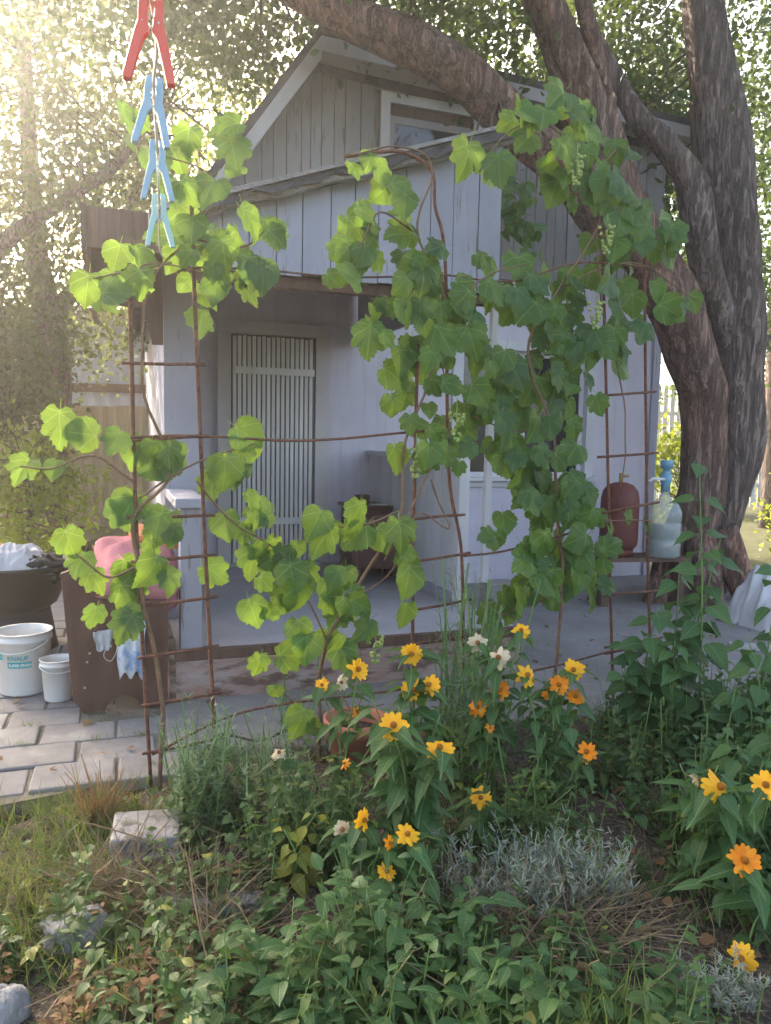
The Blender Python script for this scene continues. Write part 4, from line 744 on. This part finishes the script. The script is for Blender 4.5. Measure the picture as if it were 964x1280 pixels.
def vine(label, base, clusters, canes, bunches, dark=.25, smin=.07, smax=.132, dens=1.15):
    t = thing('grapevine', base, 0, label, 'grapevine', 'grapevines on the trellis')
    allp = []
    for ci, c_ in enumerate(canes):
        sp = spline(c_, 7); allp += sp; r0 = .009 if ci == 0 else .0045
        sp = [p+np.array([.012*noise.noise(Vector((p[2]*6+ci,p[0]*6,0))), -.02+.012*noise.noise(Vector((p[0]*6,p[2]*6,5+ci))), .01*noise.noise(Vector((p[0]*7,0,p[2]*3)))]) for p in sp]
        MB().tube([p-np.array(base) for p in sp], list(np.linspace(r0,.0028,len(sp))), 7, .3, ci).build('cane', M['cane'], t, True)
    allp = np.array(allp); k = 0
    for (x, y, z, rx, rz_, n_) in clusters:
        n_ = n_ if n_ < 3 else int(round(n_*dens*(1.45 if z < 1.1 and x > .45 else 1))); rx *= 1.42; rz_ *= 1.25
        for i in range(n_):
            a = random.uniform(0, 6.283); q = math.sqrt((i+.5)/n_) if n_ > 1 else .2; dep = random.uniform(-.10,.10) if n_ > 2 else 0
            p = Vector((x,y,z))+W2*(math.cos(a)*q*rx*1.05)+Vector((0,0,math.sin(a)*q*rz_*1.05))+N2*dep
            s_ = random.uniform(smin,smax)*(.85 if random.random() < .25 else 1); roll = random.gauss(0,.65)
            fwd = W2*math.sin(roll)+Vector((0,0,-math.cos(roll)))-N2*random.uniform(-.1,.55)
            nr = -N2+Vector((0,0,random.uniform(0,.85)))+W2*random.gauss(0,.45)
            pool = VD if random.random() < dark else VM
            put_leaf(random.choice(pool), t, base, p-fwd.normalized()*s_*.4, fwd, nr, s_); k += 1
            # leaf stalk back to the nearest cane
    for p in bunches:
        m = MB(); rs = random.Random(k)
        for i in range(34):
            q = rs.random(); rr = .032*(1-q*.7); a = rs.uniform(0,6.283); r_ = rs.uniform(.0065,.009); c_ = (p[0]-base[0]+rr*math.cos(a), p[1]-base[1]+rr*math.sin(a)-.02, p[2]-base[2]-q*.12)
            m.lathe([(r_*math.sin(math.pi*j/6), -r_*math.cos(math.pi*j/6)) for j in range(7)], 9, c_)
        m.tube([(p[0]-base[0],p[1]-base[1]-.02,p[2]-base[2]+.06),(p[0]-base[0],p[1]-base[1]-.02,p[2]-base[2]-.1)], .002, 5); m.build('grape_bunch', M['grape'], t, True)
    return t
vine('grapevine climbing the ladder in front of the bench and slatted door', (-.82,2.76,0), VINE_LEFT, CANE_L, [], .3)
vine('grapevine climbing from the flowers up over the arched rod', (-.23,3.01,0), VINE_LOW+VINE_MID, CANE_M, BUNCH[3:], .15, .07, .140, .95)
vine('grapevine spreading over the window and up beside the big tree', (.82,3.6,0), VINE_RIGHT, CANE_R, BUNCH[:3], .35, .08, .155, 1.0)

# ---------------------------------------------------------------- flowers
HL = [leaf_mesh('leaf', profile_leaf(p, fo, dr, se, .15, .02), M['heli']) for p, fo, dr, se in (([.02,.20,.27,.25,.23,.17,.13,.07,.008],.3,.45,.05),([.02,.17,.24,.22,.20,.15,.11,.05,.008],.2,.7,.05),([.02,.23,.31,.29,.25,.19,.13,.06,.008],.15,.3,.05))]
PT = {c: [leaf_mesh('petal', profile_leaf(p, fo, dr, 0, 0), M[m_]) for p, fo, dr in (([.09,.21,.27,.28,.23,.09],-.25,.12),([.09,.20,.26,.27,.22,.10],-.15,-.15),([.08,.19,.24,.25,.20,.08],-.3,.3))] for c, m_ in (('y','petal'),('o','petalo'),('w','petalw'))}
def disc_mesh(mat):
    m = MB().lathe([(0,.36),(.10,.34),(.19,.24),(.23,.10),(.21,-.02),(.12,-.10),(.04,-.16),(0,-.16)], 14); me = bpy.data.meshes.new('flower_head'); me.from_pydata(m.v, [], m.f); me.materials.append(mat); me.polygons.foreach_set('use_smooth', [True]*len(me.polygons)); return me
DM = disc_mesh(M['disc']); DD = disc_mesh(M['discd'])
def head(parent, org, x, y, z, dia, c_, face=None):
    o = bpy.data.objects.new('flower_head', DD if c_ == 'w' else DM); COL.objects.link(o); o.parent = parent
    f_ = Vector(face or (random.gauss(0,.5), -.75+random.gauss(0,.35), .65+random.gauss(0,.35))).normalized(); q = f_.to_track_quat('Z','Y')
    o.matrix_local = Matrix.Translation(Vector((x,y,z))-Vector(org)) @ q.to_matrix().to_4x4() @ Matrix.Rotation(random.uniform(0,6),4,'Z') @ Matrix.Scale(dia*.6,4)
    k = random.choice([13,14,15]) if dia > .04 else 8; cup = random.uniform(-.35,.4) if c_ != 'w' else random.uniform(-.6,.1)
    for i in range(k):
        p = bpy.data.objects.new('petal', random.choice(PT[c_])); COL.objects.link(p); p.parent = o; a = 2*math.pi*i/k+random.gauss(0,.06); L = random.uniform(.74,.92)*(.75 if c_ == 'w' and random.random() < .4 else 1)
        p.matrix_local = Matrix.Rotation(a,4,'Z') @ Matrix.Translation((0,.15,.02+.012*(i % 2))) @ Matrix.Rotation(cup+random.gauss(0,.09)-(random.random() < .12)*.3,4,'X') @ Matrix.Scale(L,4) @ Matrix.Diagonal((.95,1,1,1))
def heli(label, base, heads, nl=6, lsz=(.075,.12), extra=2):
    t = thing('heliopsis_plant', base, random.uniform(0,.01), label, 'flower', 'heliopsis plants in the bed'); B = Vector(base)
    tips = [(Vector(h_[:3]), h_) for h_ in heads]
    hz = max([p.z for p, _ in tips]+[.2])
    for i in range(extra): tips.append((B+Vector((random.gauss(0,.09), random.gauss(0,.06), hz*random.uniform(.55,.9))), None))
    for p, h_ in tips:
        st = B+Vector((random.gauss(0,.02), random.gauss(0,.02), -.02)); mid = st.lerp(p,.5)+Vector((random.gauss(0,.02), random.gauss(0,.02)+.01, .10*(p-st).length)); mid.x = st.x+(p.x-st.x)*.38
        nk = p+Vector((0,.02,-.03)) if h_ else p
        sp = [Vector(q) for q in spline([tuple(st-B), tuple(mid-B), tuple(nk-B)]+([tuple(p-B)] if h_ else []), 6)]
        MB().tube(sp, list(np.linspace(.0036,.0018,len(sp))), 6).build('stem', M['stem'], t, True)
        L = (p-st).length; nn = max(3, int(nl*L/.4)); a0 = random.uniform(0,3)
        for i in range(nn):
            q = .22+.68*(i+.5)/nn if h_ else .2+.8*(i+.7)/nn; pos = sp[min(int(q*(len(sp)-1)), len(sp)-1)]; a0 += 1.57+random.gauss(0,.3)
            for sgn in (0, math.pi):
                a = a0+sgn; s_ = random.uniform(*lsz)*(1.15-.45*q); fw_ = Vector((math.cos(a), math.sin(a), random.uniform(-.55,.35))); put_leaf(random.choice(HL), t, (0,0,0), pos+Vector((math.cos(a),math.sin(a),0))*.012, fw_, (random.gauss(0,.2),random.gauss(0,.2),1), s_)
        if h_: head(t, B, *h_)
    return t
heli('yellow heliopsis with a pale faded bloom, in front of the terracotta pot', (-.12,2.42,0), [(-.078,2.35,.583,.063,'y'),(-.192,2.4,.515,.041,'y'),(-.13,2.4,.525,.046,'w'),(-.078,2.4,.425,.036,'o'),(-.112,2.3,.3,.035,'o')], 3, (.06,.10), 1)
heli('tall yellow heliopsis with five blooms before the porch plinth', (.10,2.22,0), [(.091,2.35,.637,.06,'y'),(.091,2.3,.541,.064,'y'),(.145,2.3,.555,.064,'y'),(.033,2.05,.519,.073,'y'),(.166,2.1,.437,.07,'y')], 6, (.09,.13), 4)
heli('short yellow heliopsis with half withered blooms beside dry weeds', (.0,1.98,0), [(-.043,2.0,.272,.054,'y'),(-.101,2.0,.246,.048,'w'),(.074,1.95,.26,.055,'y'),(.027,1.95,.235,.038,'o'),(.02,1.9,.184,.046,'y')], 7, (.08,.125), 4)
heli('heliopsis with two white faded daisies and small orange blooms', (.40,2.72,0), [(.504,2.75,.619,.058,'y'),(.339,2.7,.584,.063,'w'),(.4,2.6,.559,.072,'w'),(.417,2.65,.426,.065,'o'),(.339,2.65,.363,.062,'o'),(.377,2.6,.307,.031,'o')], 5, (.07,.11), 3)
heli('heliopsis with a tight cluster of yellow and orange blooms', (.60,2.62,0), [(.501,2.6,.498,.072,'y'),(.674,2.65,.506,.068,'y'),(.625,2.65,.45,.062,'o'),(.684,2.65,.408,.057,'o'),(.604,2.7,.404,.052,'o'),(.693,2.5,.269,.065,'o')], 5, (.07,.11), 3)
heli('small heliopsis with a single yellow bloom beside silvery wormwood', (.30,2.36,0), [(.313,2.3,.198,.06,'y')], 6, (.08,.12), 5)
heli('heliopsis with two large yellow blooms on long sideways stems', (.98,2.12,0), [(.89,1.95,.409,.08,'y'),(.856,2.0,.403,.043,'w'),(1.014,1.95,.415,.067,'y')], 5, (.09,.13), 4)
heli('heliopsis with one orange bloom above dark soil', (1.0,1.95,0), [(.921,1.85,.261,.069,'o')], 6, (.08,.12), 3)
heli('lowest heliopsis, one yellow bloom close to the bare soil', (.93,1.80,0), [(.88,1.75,.07,.062,'y')], 6, (.05,.07), 1)
heli('heliopsis with one withered pale bloom among feathery weeds', (-.33,2.46,0), [(-.329,2.4,.287,.047,'w')], 5, (.06,.10), 3)
heli('low heliopsis with a tiny orange bud above dry grass', (.17,1.86,0), [(.15,1.8,.036,.02,'o')], 6, (.09,.14), 4)

# ---------------------------------------------------------------- taller leafy plants on the right
RL = [leaf_mesh('leaf', profile_leaf(p, fo, dr, .04, .3, .02), M['round']) for p, fo, dr in (([.10,.33,.40,.37,.30,.20,.10,.008],.15,.3),([.08,.28,.36,.33,.27,.18,.09,.008],.25,.5),([.12,.36,.43,.41,.34,.22,.10,.008],.1,.4))]
def leafy(label, base, tips, nl, lsz, name='leafy_plant', mesh=None):
    t = thing(name, base, 0, label, 'plant', 'leafy plants in the bed'); B = Vector(base)
    for tp in tips:
        p = Vector(tp); st = Vector((random.gauss(0,.025), random.gauss(0,.025), -.02)); mid = st.lerp(p-B,.5)+Vector((random.gauss(0,.03), random.gauss(0,.03), .03))
        sp = [Vector(q) for q in spline([tuple(st), tuple(mid), tuple(p-B)], 8)]; MB().tube(sp, list(np.linspace(.006,.002,len(sp))), 6).build('stem', M['stem'], t, True); a0 = random.uniform(0,6)
        for i in range(nl):
            q = .12+.88*(i+.6)/nl; pos = sp[min(int(q*(len(sp)-1)+.5), len(sp)-1)]; a0 += 1.57+random.gauss(0,.25)
            for sg in (0, math.pi):
                a = a0+sg; s_ = random.uniform(*lsz)*(1.15-.55*q); off_ = Vector((math.cos(a), math.sin(a), .15))*s_*.28
                put_leaf(random.choice(mesh or RL), t, (0,0,0), pos+off_, (math.cos(a), math.sin(a), random.uniform(-.6,.15)), (random.gauss(0,.2), random.gauss(0,.2)-.55, 1), s_)
    return t
leafy('tall single-stemmed leafy plant reaching up before the old tree trunk', (1.34,3.15,0), [(1.30,3.2,1.22)], 12, (.11,.15))
leafy('bushy plant with heart-shaped leaves on the concrete edge right of the rebar ladder', (1.22,3.35,0), [(1.05,3.3,.45),(1.16,3.2,.62),(1.28,3.3,.80),(1.40,3.25,.68),(1.02,3.2,.34),(1.45,3.3,.90),(1.20,3.1,.5)], 9, (.10,.15))
leafy('dense leafy plant filling the right edge of the bed beside the concrete', (1.52,3.0,0), [(1.45,3.0,.55),(1.60,2.95,.62),(1.72,3.0,.50),(1.38,2.9,.36),(1.75,3.2,.78),(1.62,3.1,.85),(1.85,3.1,.6)], 8, (.10,.14))
leafy('low leafy plant with broad leaves under the two large yellow blooms', (1.25,2.45,0), [(1.15,2.4,.34),(1.28,2.35,.42),(1.38,2.45,.46),(1.05,2.35,.24),(1.45,2.6,.48)], 7, (.10,.145))
leafy('leafy plant with yellowing upright leaves left of the flowers', (-.24,2.12,0), [(-.27,2.08,.20),(-.18,2.1,.24),(-.30,2.16,.18),(-.22,2.05,.15)], 5, (.06,.085), mesh=[leaf_mesh('leaf', profile_leaf([.03,.2,.27,.24,.17,.08,.008],.3,.5,0,.1), mat_leaf('yellowing_leaf', (.16,.22,.03), (.38,.34,.04), (.4,.4,.15), False, .4, (.6,.6,.06)))])
leafy('small leafy seedling beside the terracotta pot', (.62,2.95,0), [(.66,2.95,.33),(.72,2.98,.40),(.58,2.9,.28)], 5, (.06,.09))

# ---------------------------------------------------------------- weeds, grass and litter of the bed
def inpoly(P, poly):
    x, y = P[:,0], P[:,1]; c_ = np.zeros(len(P), bool); j = len(poly)-1
    for i in range(len(poly)):
        xi, yi = poly[i]; xj, yj = poly[j]; cond = ((yi > y) != (yj > y)) & (x < (xj-xi)*(y-yi)/(yj-yi+1e-12)+xi); c_ ^= cond; j = i
    return c_
def sample(poly, n_):
    a = np.array(poly); out = np.zeros((0,2))
    while len(out) < n_:
        P = rng.uniform(a.min(0), a.max(0), (n_*2,2)); k = inpoly(P, poly)
        nz = np.array([noise.noise(Vector((p[0]*3.1,p[1]*3.1,7))) for p in P]); k &= rng.random(len(P)) < .50+nz*1.4
        out = np.concatenate([out, P[k]])
    return out[:n_]
def withz(P): return np.column_stack([P, [bedz(p[0],p[1]) for p in P]])
BLADE = [profile_leaf([.022,.02,.015,.008,.001],.3,.35,0,0), profile_leaf([.02,.018,.014,.007,.001],.3,.8,0,0), profile_leaf([.016,.014,.011,.006,.001],.2,.15,0,0)]
STALK = [profile_leaf([.008,.008,.007,.006],.6,.10,0,0), profile_leaf([.007,.008,.008,.005],.6,-.15,0,0), profile_leaf([.010,.009,.008,.004],.6,.3,0,0)]
def grass(name, label, poly, n_, lmin, lmax, mat, lay=.35, lift=0, shapes=BLADE, cat='grass'):
    P = withz(sample(poly, n_)); P[:,2] += lift*rng.random(n_); f_ = rng.normal(size=(n_,3))*lay; f_[:,2] = np.abs(f_[:,2])*.3+(1 if lay < .8 else .12)
    nn = rdir(n_); return tag(scatter(name, shapes, xf(P, f_, nn, rng.uniform(lmin,lmax,n_)), mat), label, cat, kind='stuff')
BED = [(-1.6,1.45),(2.2,1.45),(2.2,3.9),(1.1,3.62),(.46,3.4),(-.55,3.05),(-1.0,2.66),(-1.6,2.45)]
GL = [(-1.7,1.5),(-.55,1.5),(-.62,2.1),(-.78,2.5),(-1.0,2.68),(-1.7,2.42)]
grass('grass', 'short green lawn grass between slab path and flower bed', GL, 9000, .03,.10, M['grass'], .5)
grass('grass', 'sparse thin grass growing through the flower bed', BED, 4500, .04,.15, M['grass'], .6)
grass('dry_grass', 'bleached dry grass lying flat over the bed soil', BED, 3000, .05,.15, M['straw'], 1.0, .03, STALK)
for lb, cx, cy, rx, ry, n_, h_ in (('heap of dry stalks under the silvery wormwood', .42,1.86,.26,.13,900,.06),('pulled dry grass heap next to the grey slab', -.62,2.02,.22,.09,650,.06),('dry reddish stalk tuft by the slab path', -.92,2.42,.05,.03,120,.03),('dry stalks at the foot of the vine', -.2,1.82,.3,.15,450,.05)):
    a = [(cx+rx*math.cos(k), cy+ry*math.sin(k)) for k in np.linspace(0,6.28,20)]; grass('dry_stalks', lb, a, n_, .08,.22, M['straw'] if 'reddish' not in lb else M['litter'], 1.0 if 'reddish' not in lb else .4, h_, STALK, 'stalks')
OV = [profile_leaf([.03,.22,.30,.27,.17,.01],.25,.4,0,.15), profile_leaf([.03,.30,.38,.34,.22,.01],.15,.5,0,.2), profile_leaf([.02,.14,.19,.17,.11,.01],.3,.5,0,.1)]
def weeds(name, label, poly, n_, hmin, hmax, per, lsz, mat, shapes=OV, stems=True, lean=.22, shrink=.5, cat='weeds', tilt=0.2, root=None):
    P = withz(sample(poly, n_)) if root is None else root; n_ = len(P); H = rng.uniform(hmin,hmax,n_); ln = rng.normal(size=(n_,2))*lean*H[:,None]
    q = np.tile(np.linspace(.12,1,per), n_); b_ = np.repeat(np.arange(n_), per); q = np.clip(q+rng.normal(size=len(q))*.05,.02,1.02)
    pos = P[b_].copy(); pos[:,:2] += ln[b_]*(q**1.5)[:,None]; pos[:,2] += H[b_]*q
    a = rng.uniform(0,6.283,len(q)); f_ = np.column_stack([np.cos(a), np.sin(a), rng.normal(size=len(q))*.3+tilt]); nn = np.column_stack([rng.normal(size=(len(q),2))*.3, np.ones(len(q))])
    mm = xf(pos, f_, nn, rng.uniform(*lsz,len(q))*(1-shrink*q)); o = scatter(name, shapes, mm, mat); tag(o, label, cat, kind='stuff')
    if stems:
        f2 = np.column_stack([ln, H]); s2 = scatter('stems', STALK[:1], xf(P, f2, rdir(n_), np.linalg.norm(f2,axis=1)), M['stem'], o); s2['kind'] = 'stuff'
    return o
WR = [(.05,2.35),(.25,2.5),(.2,3.1),(.9,3.35),(1.7,3.7),(2.2,3.9),(2.2,1.9),(1.15,1.75),(.95,2.05),(.72,2.12),(.35,2.28)]
weeds('leafy_weeds', 'thick low leafy weeds filling the right of the bed', WR, 560, .06,.34, 10, (.035,.075), M['weed'])
weeds('leafy_weeds', 'rounded ground-cover leaves among the heliopsis', WR, 320, .04,.16, 7, (.04,.075), M['round'], tilt=.05)
weeds('leafy_weeds', 'dense dark leafy weeds along the right border', [(.95,2.1),(2.2,2.0),(2.2,3.6),(1.2,3.2)], 380, .12,.40, 10, (.05,.09), M['round'])
WL = [(-1.5,1.45),(.75,1.45),(.6,1.75),(.2,1.95),(.1,2.4),(-.35,2.7),(-.6,2.25),(-.95,1.95)]
weeds('leafy_weeds', 'mixed small weeds among dry stalks on the left', WL, 330, .02,.22, 9, (.02,.075), M['weed'])
weeds('leafy_weeds', 'reddish dying weeds among the dry stalks', WL, 60, .02,.10, 6, (.025,.06), M['litter'])
weeds('seed_heads', 'brown dried flower heads at the front of the bed', [(-.75,1.5),(-.25,1.5),(-.25,1.72),(-.7,1.8)], 60, .02,.09, 26, (.012,.03), M['litter'], tilt=.6, shrink=0)
weeds('leafy_weeds', 'upright dark green weeds in front of the short heliopsis', [(-.45,1.48),(.35,1.48),(.25,1.85),(-.15,1.9)], 110, .04,.26, 10, (.03,.11), M['heli'], tilt=.3)
weeds('leafy_weeds', 'bright rounded weeds at the front of the bed', [(-.5,1.48),(.9,1.48),(.8,1.75),(.1,1.95),(-.4,1.95)], 170, .02,.14, 7, (.03,.08), M['round'], tilt=.3)
weeds('leafy_weeds', 'narrow-leaved weeds behind the grey slab', [(-.6,2.2),(-.1,2.1),(-.05,2.35),(-.38,2.6),(-.62,2.55)], 260, .06,.28, 9, (.035,.07), M['weed'])
weeds('leafy_weeds', 'scattered broad weeds in the grass by the slab path', GL, 90, .01,.05, 5, (.03,.07), M['weed'])
NAR = [profile_leaf([.05,.09,.07,.01],.2,.3,0,0), profile_leaf([.04,.07,.06,.01],.2,-.2,0,0)]
def circ(cx, cy, rx, ry=None): return [(cx+rx*math.cos(k), cy+(ry or rx)*math.sin(k)) for k in np.linspace(0,6.2,24)]
weeds('feathery_weeds', 'feathery grey-green weeds at the foot of the rebar ladder', circ(-.46,2.45,.20,.22), 100, .12,.42, 42, (.03,.06), M['feather'], NAR, lean=.18, tilt=.5)
weeds('feathery_weeds', 'tall wispy weeds beside the white pole', circ(.42,3.2,.20,.16), 36, .25,.80, 40, (.03,.07), M['feather'], NAR, lean=.12, tilt=.7)
weeds('feathery_weeds', 'thin wispy weeds before the porch floor', circ(-.35,3.15,.15,.08), 14, .2,.5, 30, (.02,.05), M['feather'], NAR, lean=.15, tilt=.7)
weeds('wormwood', 'silvery grey wormwood clump in front of the heliopsis', circ(.43,2.02,.25,.12), 240, .06,.20, 34, (.018,.034), M['silver'], NAR, lean=.35, tilt=.8, shrink=.2)
weeds('wormwood', 'small silvery wormwood near the lowest bloom', circ(.80,1.66,.09,.05), 40, .04,.11, 26, (.016,.03), M['silver'], NAR, lean=.35, tilt=.8, shrink=.2)
LP = withz(sample(BED, 1100)); LP[:,2] += .015
tag(scatter('leaf_litter', SMALL+OV[:1], xf(LP, rdir(1100), rdir(1100,1.0), rng.uniform(.02,.06,1100)), M['litter']), 'brown dry fallen leaves strewn over the bed', 'leaves', kind='stuff')
grass('dry_stalks', 'long bent dry stems lying across the front of the bed', WL, 60, .15,.34, M['straw'], 1.0, .10, STALK, 'stalks')
grass('grass', 'long rank grass at the very front of the bed', [(-.2,1.45),(.6,1.45),(.6,1.7),(-.2,1.7)], 250, .08,.22, M['grass'], .6)
SP_ = [leaf_mesh('leaf', profile_leaf([.05,.075,.085,.08,.06,.03,.004],.3,dr,0,0), M['heli']) for dr in (.9,.5)]
for (x, y, lb) in ((.10,1.72,'clump of broad strap leaves below the short heliopsis'),(.26,1.66,'clump of strap leaves beside the heap of dry stalks')):
    t = thing('strap_leaf_clump', (x,y,0), 0, lb, 'plant', 'strap leaf clumps')
    for i in range(11): a = i*2.4; put_leaf(random.choice(SP_), t, (0,0,0), (.02*math.cos(a),.02*math.sin(a),0), (math.cos(a)*.8, math.sin(a)*.8, random.uniform(.7,1.6)), (math.cos(a)*-1, math.sin(a)*-1, .6), random.uniform(.13,.22))
LC = np.array([tuple(hp(rng.uniform(-1.5,4.6), rng.uniform(2.6,5.9), .028)) for _ in range(420)]); LC = LC[[p[1] > edgeY(p[0])+.05 and not (.2 < p[0]*HU.x+p[1]*HU.y < 2.2 and p[0]*HV.x+p[1]*HV.y > 3.7) for p in LC]]; n_ = len(LC)
LC[:,2] += .004; tag(scatter('leaf_litter', SMALL+OV[:1], xf(LC, np.column_stack([rng.normal(size=(n_,2)), rng.normal(size=n_)*.1]), rdir(n_,3.0), rng.uniform(.015,.05,n_)), M['litter']), 'dry leaves and crumbs scattered over the paving', 'leaves', kind='stuff')
TJ = []
for r_ in range(60):
    u0 = random.randint(-9,2)*.308+random.uniform(-.15,.15); v0 = 2.35+random.randint(0,9)*.226-.113; p = hp(u0, v0, .01)
    if p.y > edgeY(p.x)+.02 and u0 < .2: TJ += [(p.x+random.gauss(0,.03), p.y+random.gauss(0,.012), .01) for _ in range(random.randint(8,40))]
for (xa,ya),(xb,yb) in zip(EDGE, EDGE[1:]):
    if xa > -4 and xb < 3:
        for k in range(int(900*math.hypot(xb-xa,yb-ya))): q = random.random(); TJ.append((xa+(xb-xa)*q, ya+(yb-ya)*q+random.gauss(.02,.045), .0))
TJ = np.array(TJ); n_ = len(TJ); f_ = rng.normal(size=(n_,3))*.6; f_[:,2] = 1; tag(scatter('grass', BLADE, xf(TJ, f_, rdir(n_), rng.uniform(.015,.06,n_)), M['grass']), 'small grass tufts growing in the paving joints', 'grass', kind='stuff')
SD = leaf_mesh('leaf', profile_leaf([.10,.26,.34,.30,.02],.2,-.35,0,0), M['sedum'])
for (x, y, s_, lb) in ((-.36,1.66,.055,'blue-green sedum rosette among dry flower heads'),(-.40,1.90,.045,'blue-green sedum rosette behind the pale stone'),(-.52,1.74,.04,'small blue-green sedum rosette beside the pale stone')):
    t = thing('sedum_rosette', (x,y,.03), 0, lb, 'sedum', 'sedum rosettes')
    for k in range(3):
        for i in range(7): a = i*.9+k*.5; put_leaf(SD, t, (0,0,0), (0,0,.012*k), (math.cos(a), math.sin(a), .15+.35*k), (0,0,1), s_*(1-.2*k))

# ---------------------------------------------------------------- stones, slabs, pot
def stone(name, label, loc, size, rz, seed, mat, cat='stone'):
    m = MB(); nu, nv = 26, 16
    for j in range(nv+1):
        ph = -math.pi/2+math.pi*j/nv
        for i in range(nu):
            th = 2*math.pi*i/nu; q = Vector((math.cos(ph)*math.cos(th), math.cos(ph)*math.sin(th), math.sin(ph))); k = 1+.35*noise.noise(q*1.4+Vector((seed,0,0)))+.13*noise.noise(q*4+Vector((seed,3,0)))
            m.v.append((q.x*size[0]*k, q.y*size[1]*k, q.z*size[2]*k))
    for j in range(nv):
        for i in range(nu): a = j*nu+i; c_ = j*nu+(i+1) % nu; m.f.append((a,c_,c_+nu,a+nu))
    o = m.build(name, mat, None, True); o.location = loc; o.rotation_euler = (0,0,rz); return tag(o, label, cat, 'stones in the bed')
stone('stone', 'pale grey rough stone lying among dry weeds', (-.77,1.86,.03), (.095,.065,.05), .2, 3, M['stone'])
stone('stone', 'rounded grey stone at the corner of the weedy bed', (-.84,1.60,.02), (.06,.06,.055), .8, 9, M['stone'])
for i, (dx, dy, z, a, lb) in enumerate(((0,0,.065,.25,'weathered grey slab on top of a small pile in the bed'),(.01,-.01,.015,.15,'grey slab at the bottom of the small pile'))):
    o = MB().quadbox(-.10,.10,-.085,.085,0,.045).build('stone_slab', M['stone'] if i else M['slabm'], bevel=.008); o.location = (-.72+dx,2.27+dy,z); o.rotation_euler = (.05,.03,a); tag(o, lb, 'slab', 'slabs of the small pile')
o = MB().quadbox(-.14,.14,-.03,.03,0,.025).build('wooden_batten', M['roofwood'], bevel=.003); o.location = (-.45,1.98,.03); o.rotation_euler = (0,.05,.15); tag(o, 'short grey weathered batten lying in the weeds', 'batten')
t = thing('terracotta_pot', (-.10,2.93,0), 0, 'terracotta flower pot behind the yellow flowers', 'pot')
MB().lathe([(0,.0),(.085,.0),(.112,.17),(.125,.17),(.128,.215),(.118,.215),(.108,.175),(.105,.15),(0,.15)],32).build('body', M['terra'], t, True)
MB().lathe([(0,.152),(.104,.152),(.104,.16),(0,.175)],20).build('soil', M['soil'], t, True)
for k in range(5): MB().tube(spline([(0,0,.15),(.03*math.cos(k*1.3),.03*math.sin(k*1.3),.24),(.11*math.cos(k*1.3),.11*math.sin(k*1.3),.27+.03*(k % 3))],5), .003, 5).build('dry_stem', M['cane'], t, True)
tg = MB().tube(spline([(0,0,.0),(.09,.10,.05),(.21,.13,.02),(.33,.19,.05)],6), .006, 6, .3, 1).build('fallen_twig', M['twig'], None, True); tg.location = (-.72,2.95,.03); tag(tg, 'dark bent twig lying by the rebar ladder', 'twig')

# ---------------------------------------------------------------- sunlit haze volume added to imitate lens glare
hz = MB().quadbox(-34,34,-4,27,-1.06,9.6); hm = bpy.data.materials.new('glare_scatter'); hm.use_nodes = True; ht = hm.node_tree; ht.nodes.remove(ht.nodes['Principled BSDF'])
pv = ht.nodes.new('ShaderNodeVolumePrincipled'); pv.inputs['Color'].default_value = (1,.97,.92,1); pv.inputs['Density'].default_value = .0068; pv.inputs['Anisotropy'].default_value = .74
ht.links.new(pv.outputs[0], ht.nodes['Material Output'].inputs['Volume'])
hzo = hz.build('glare_haze', hm); tag(hzo, 'added hazy air over the garden, imitating lens glare', 'glare_haze', kind='stuff')
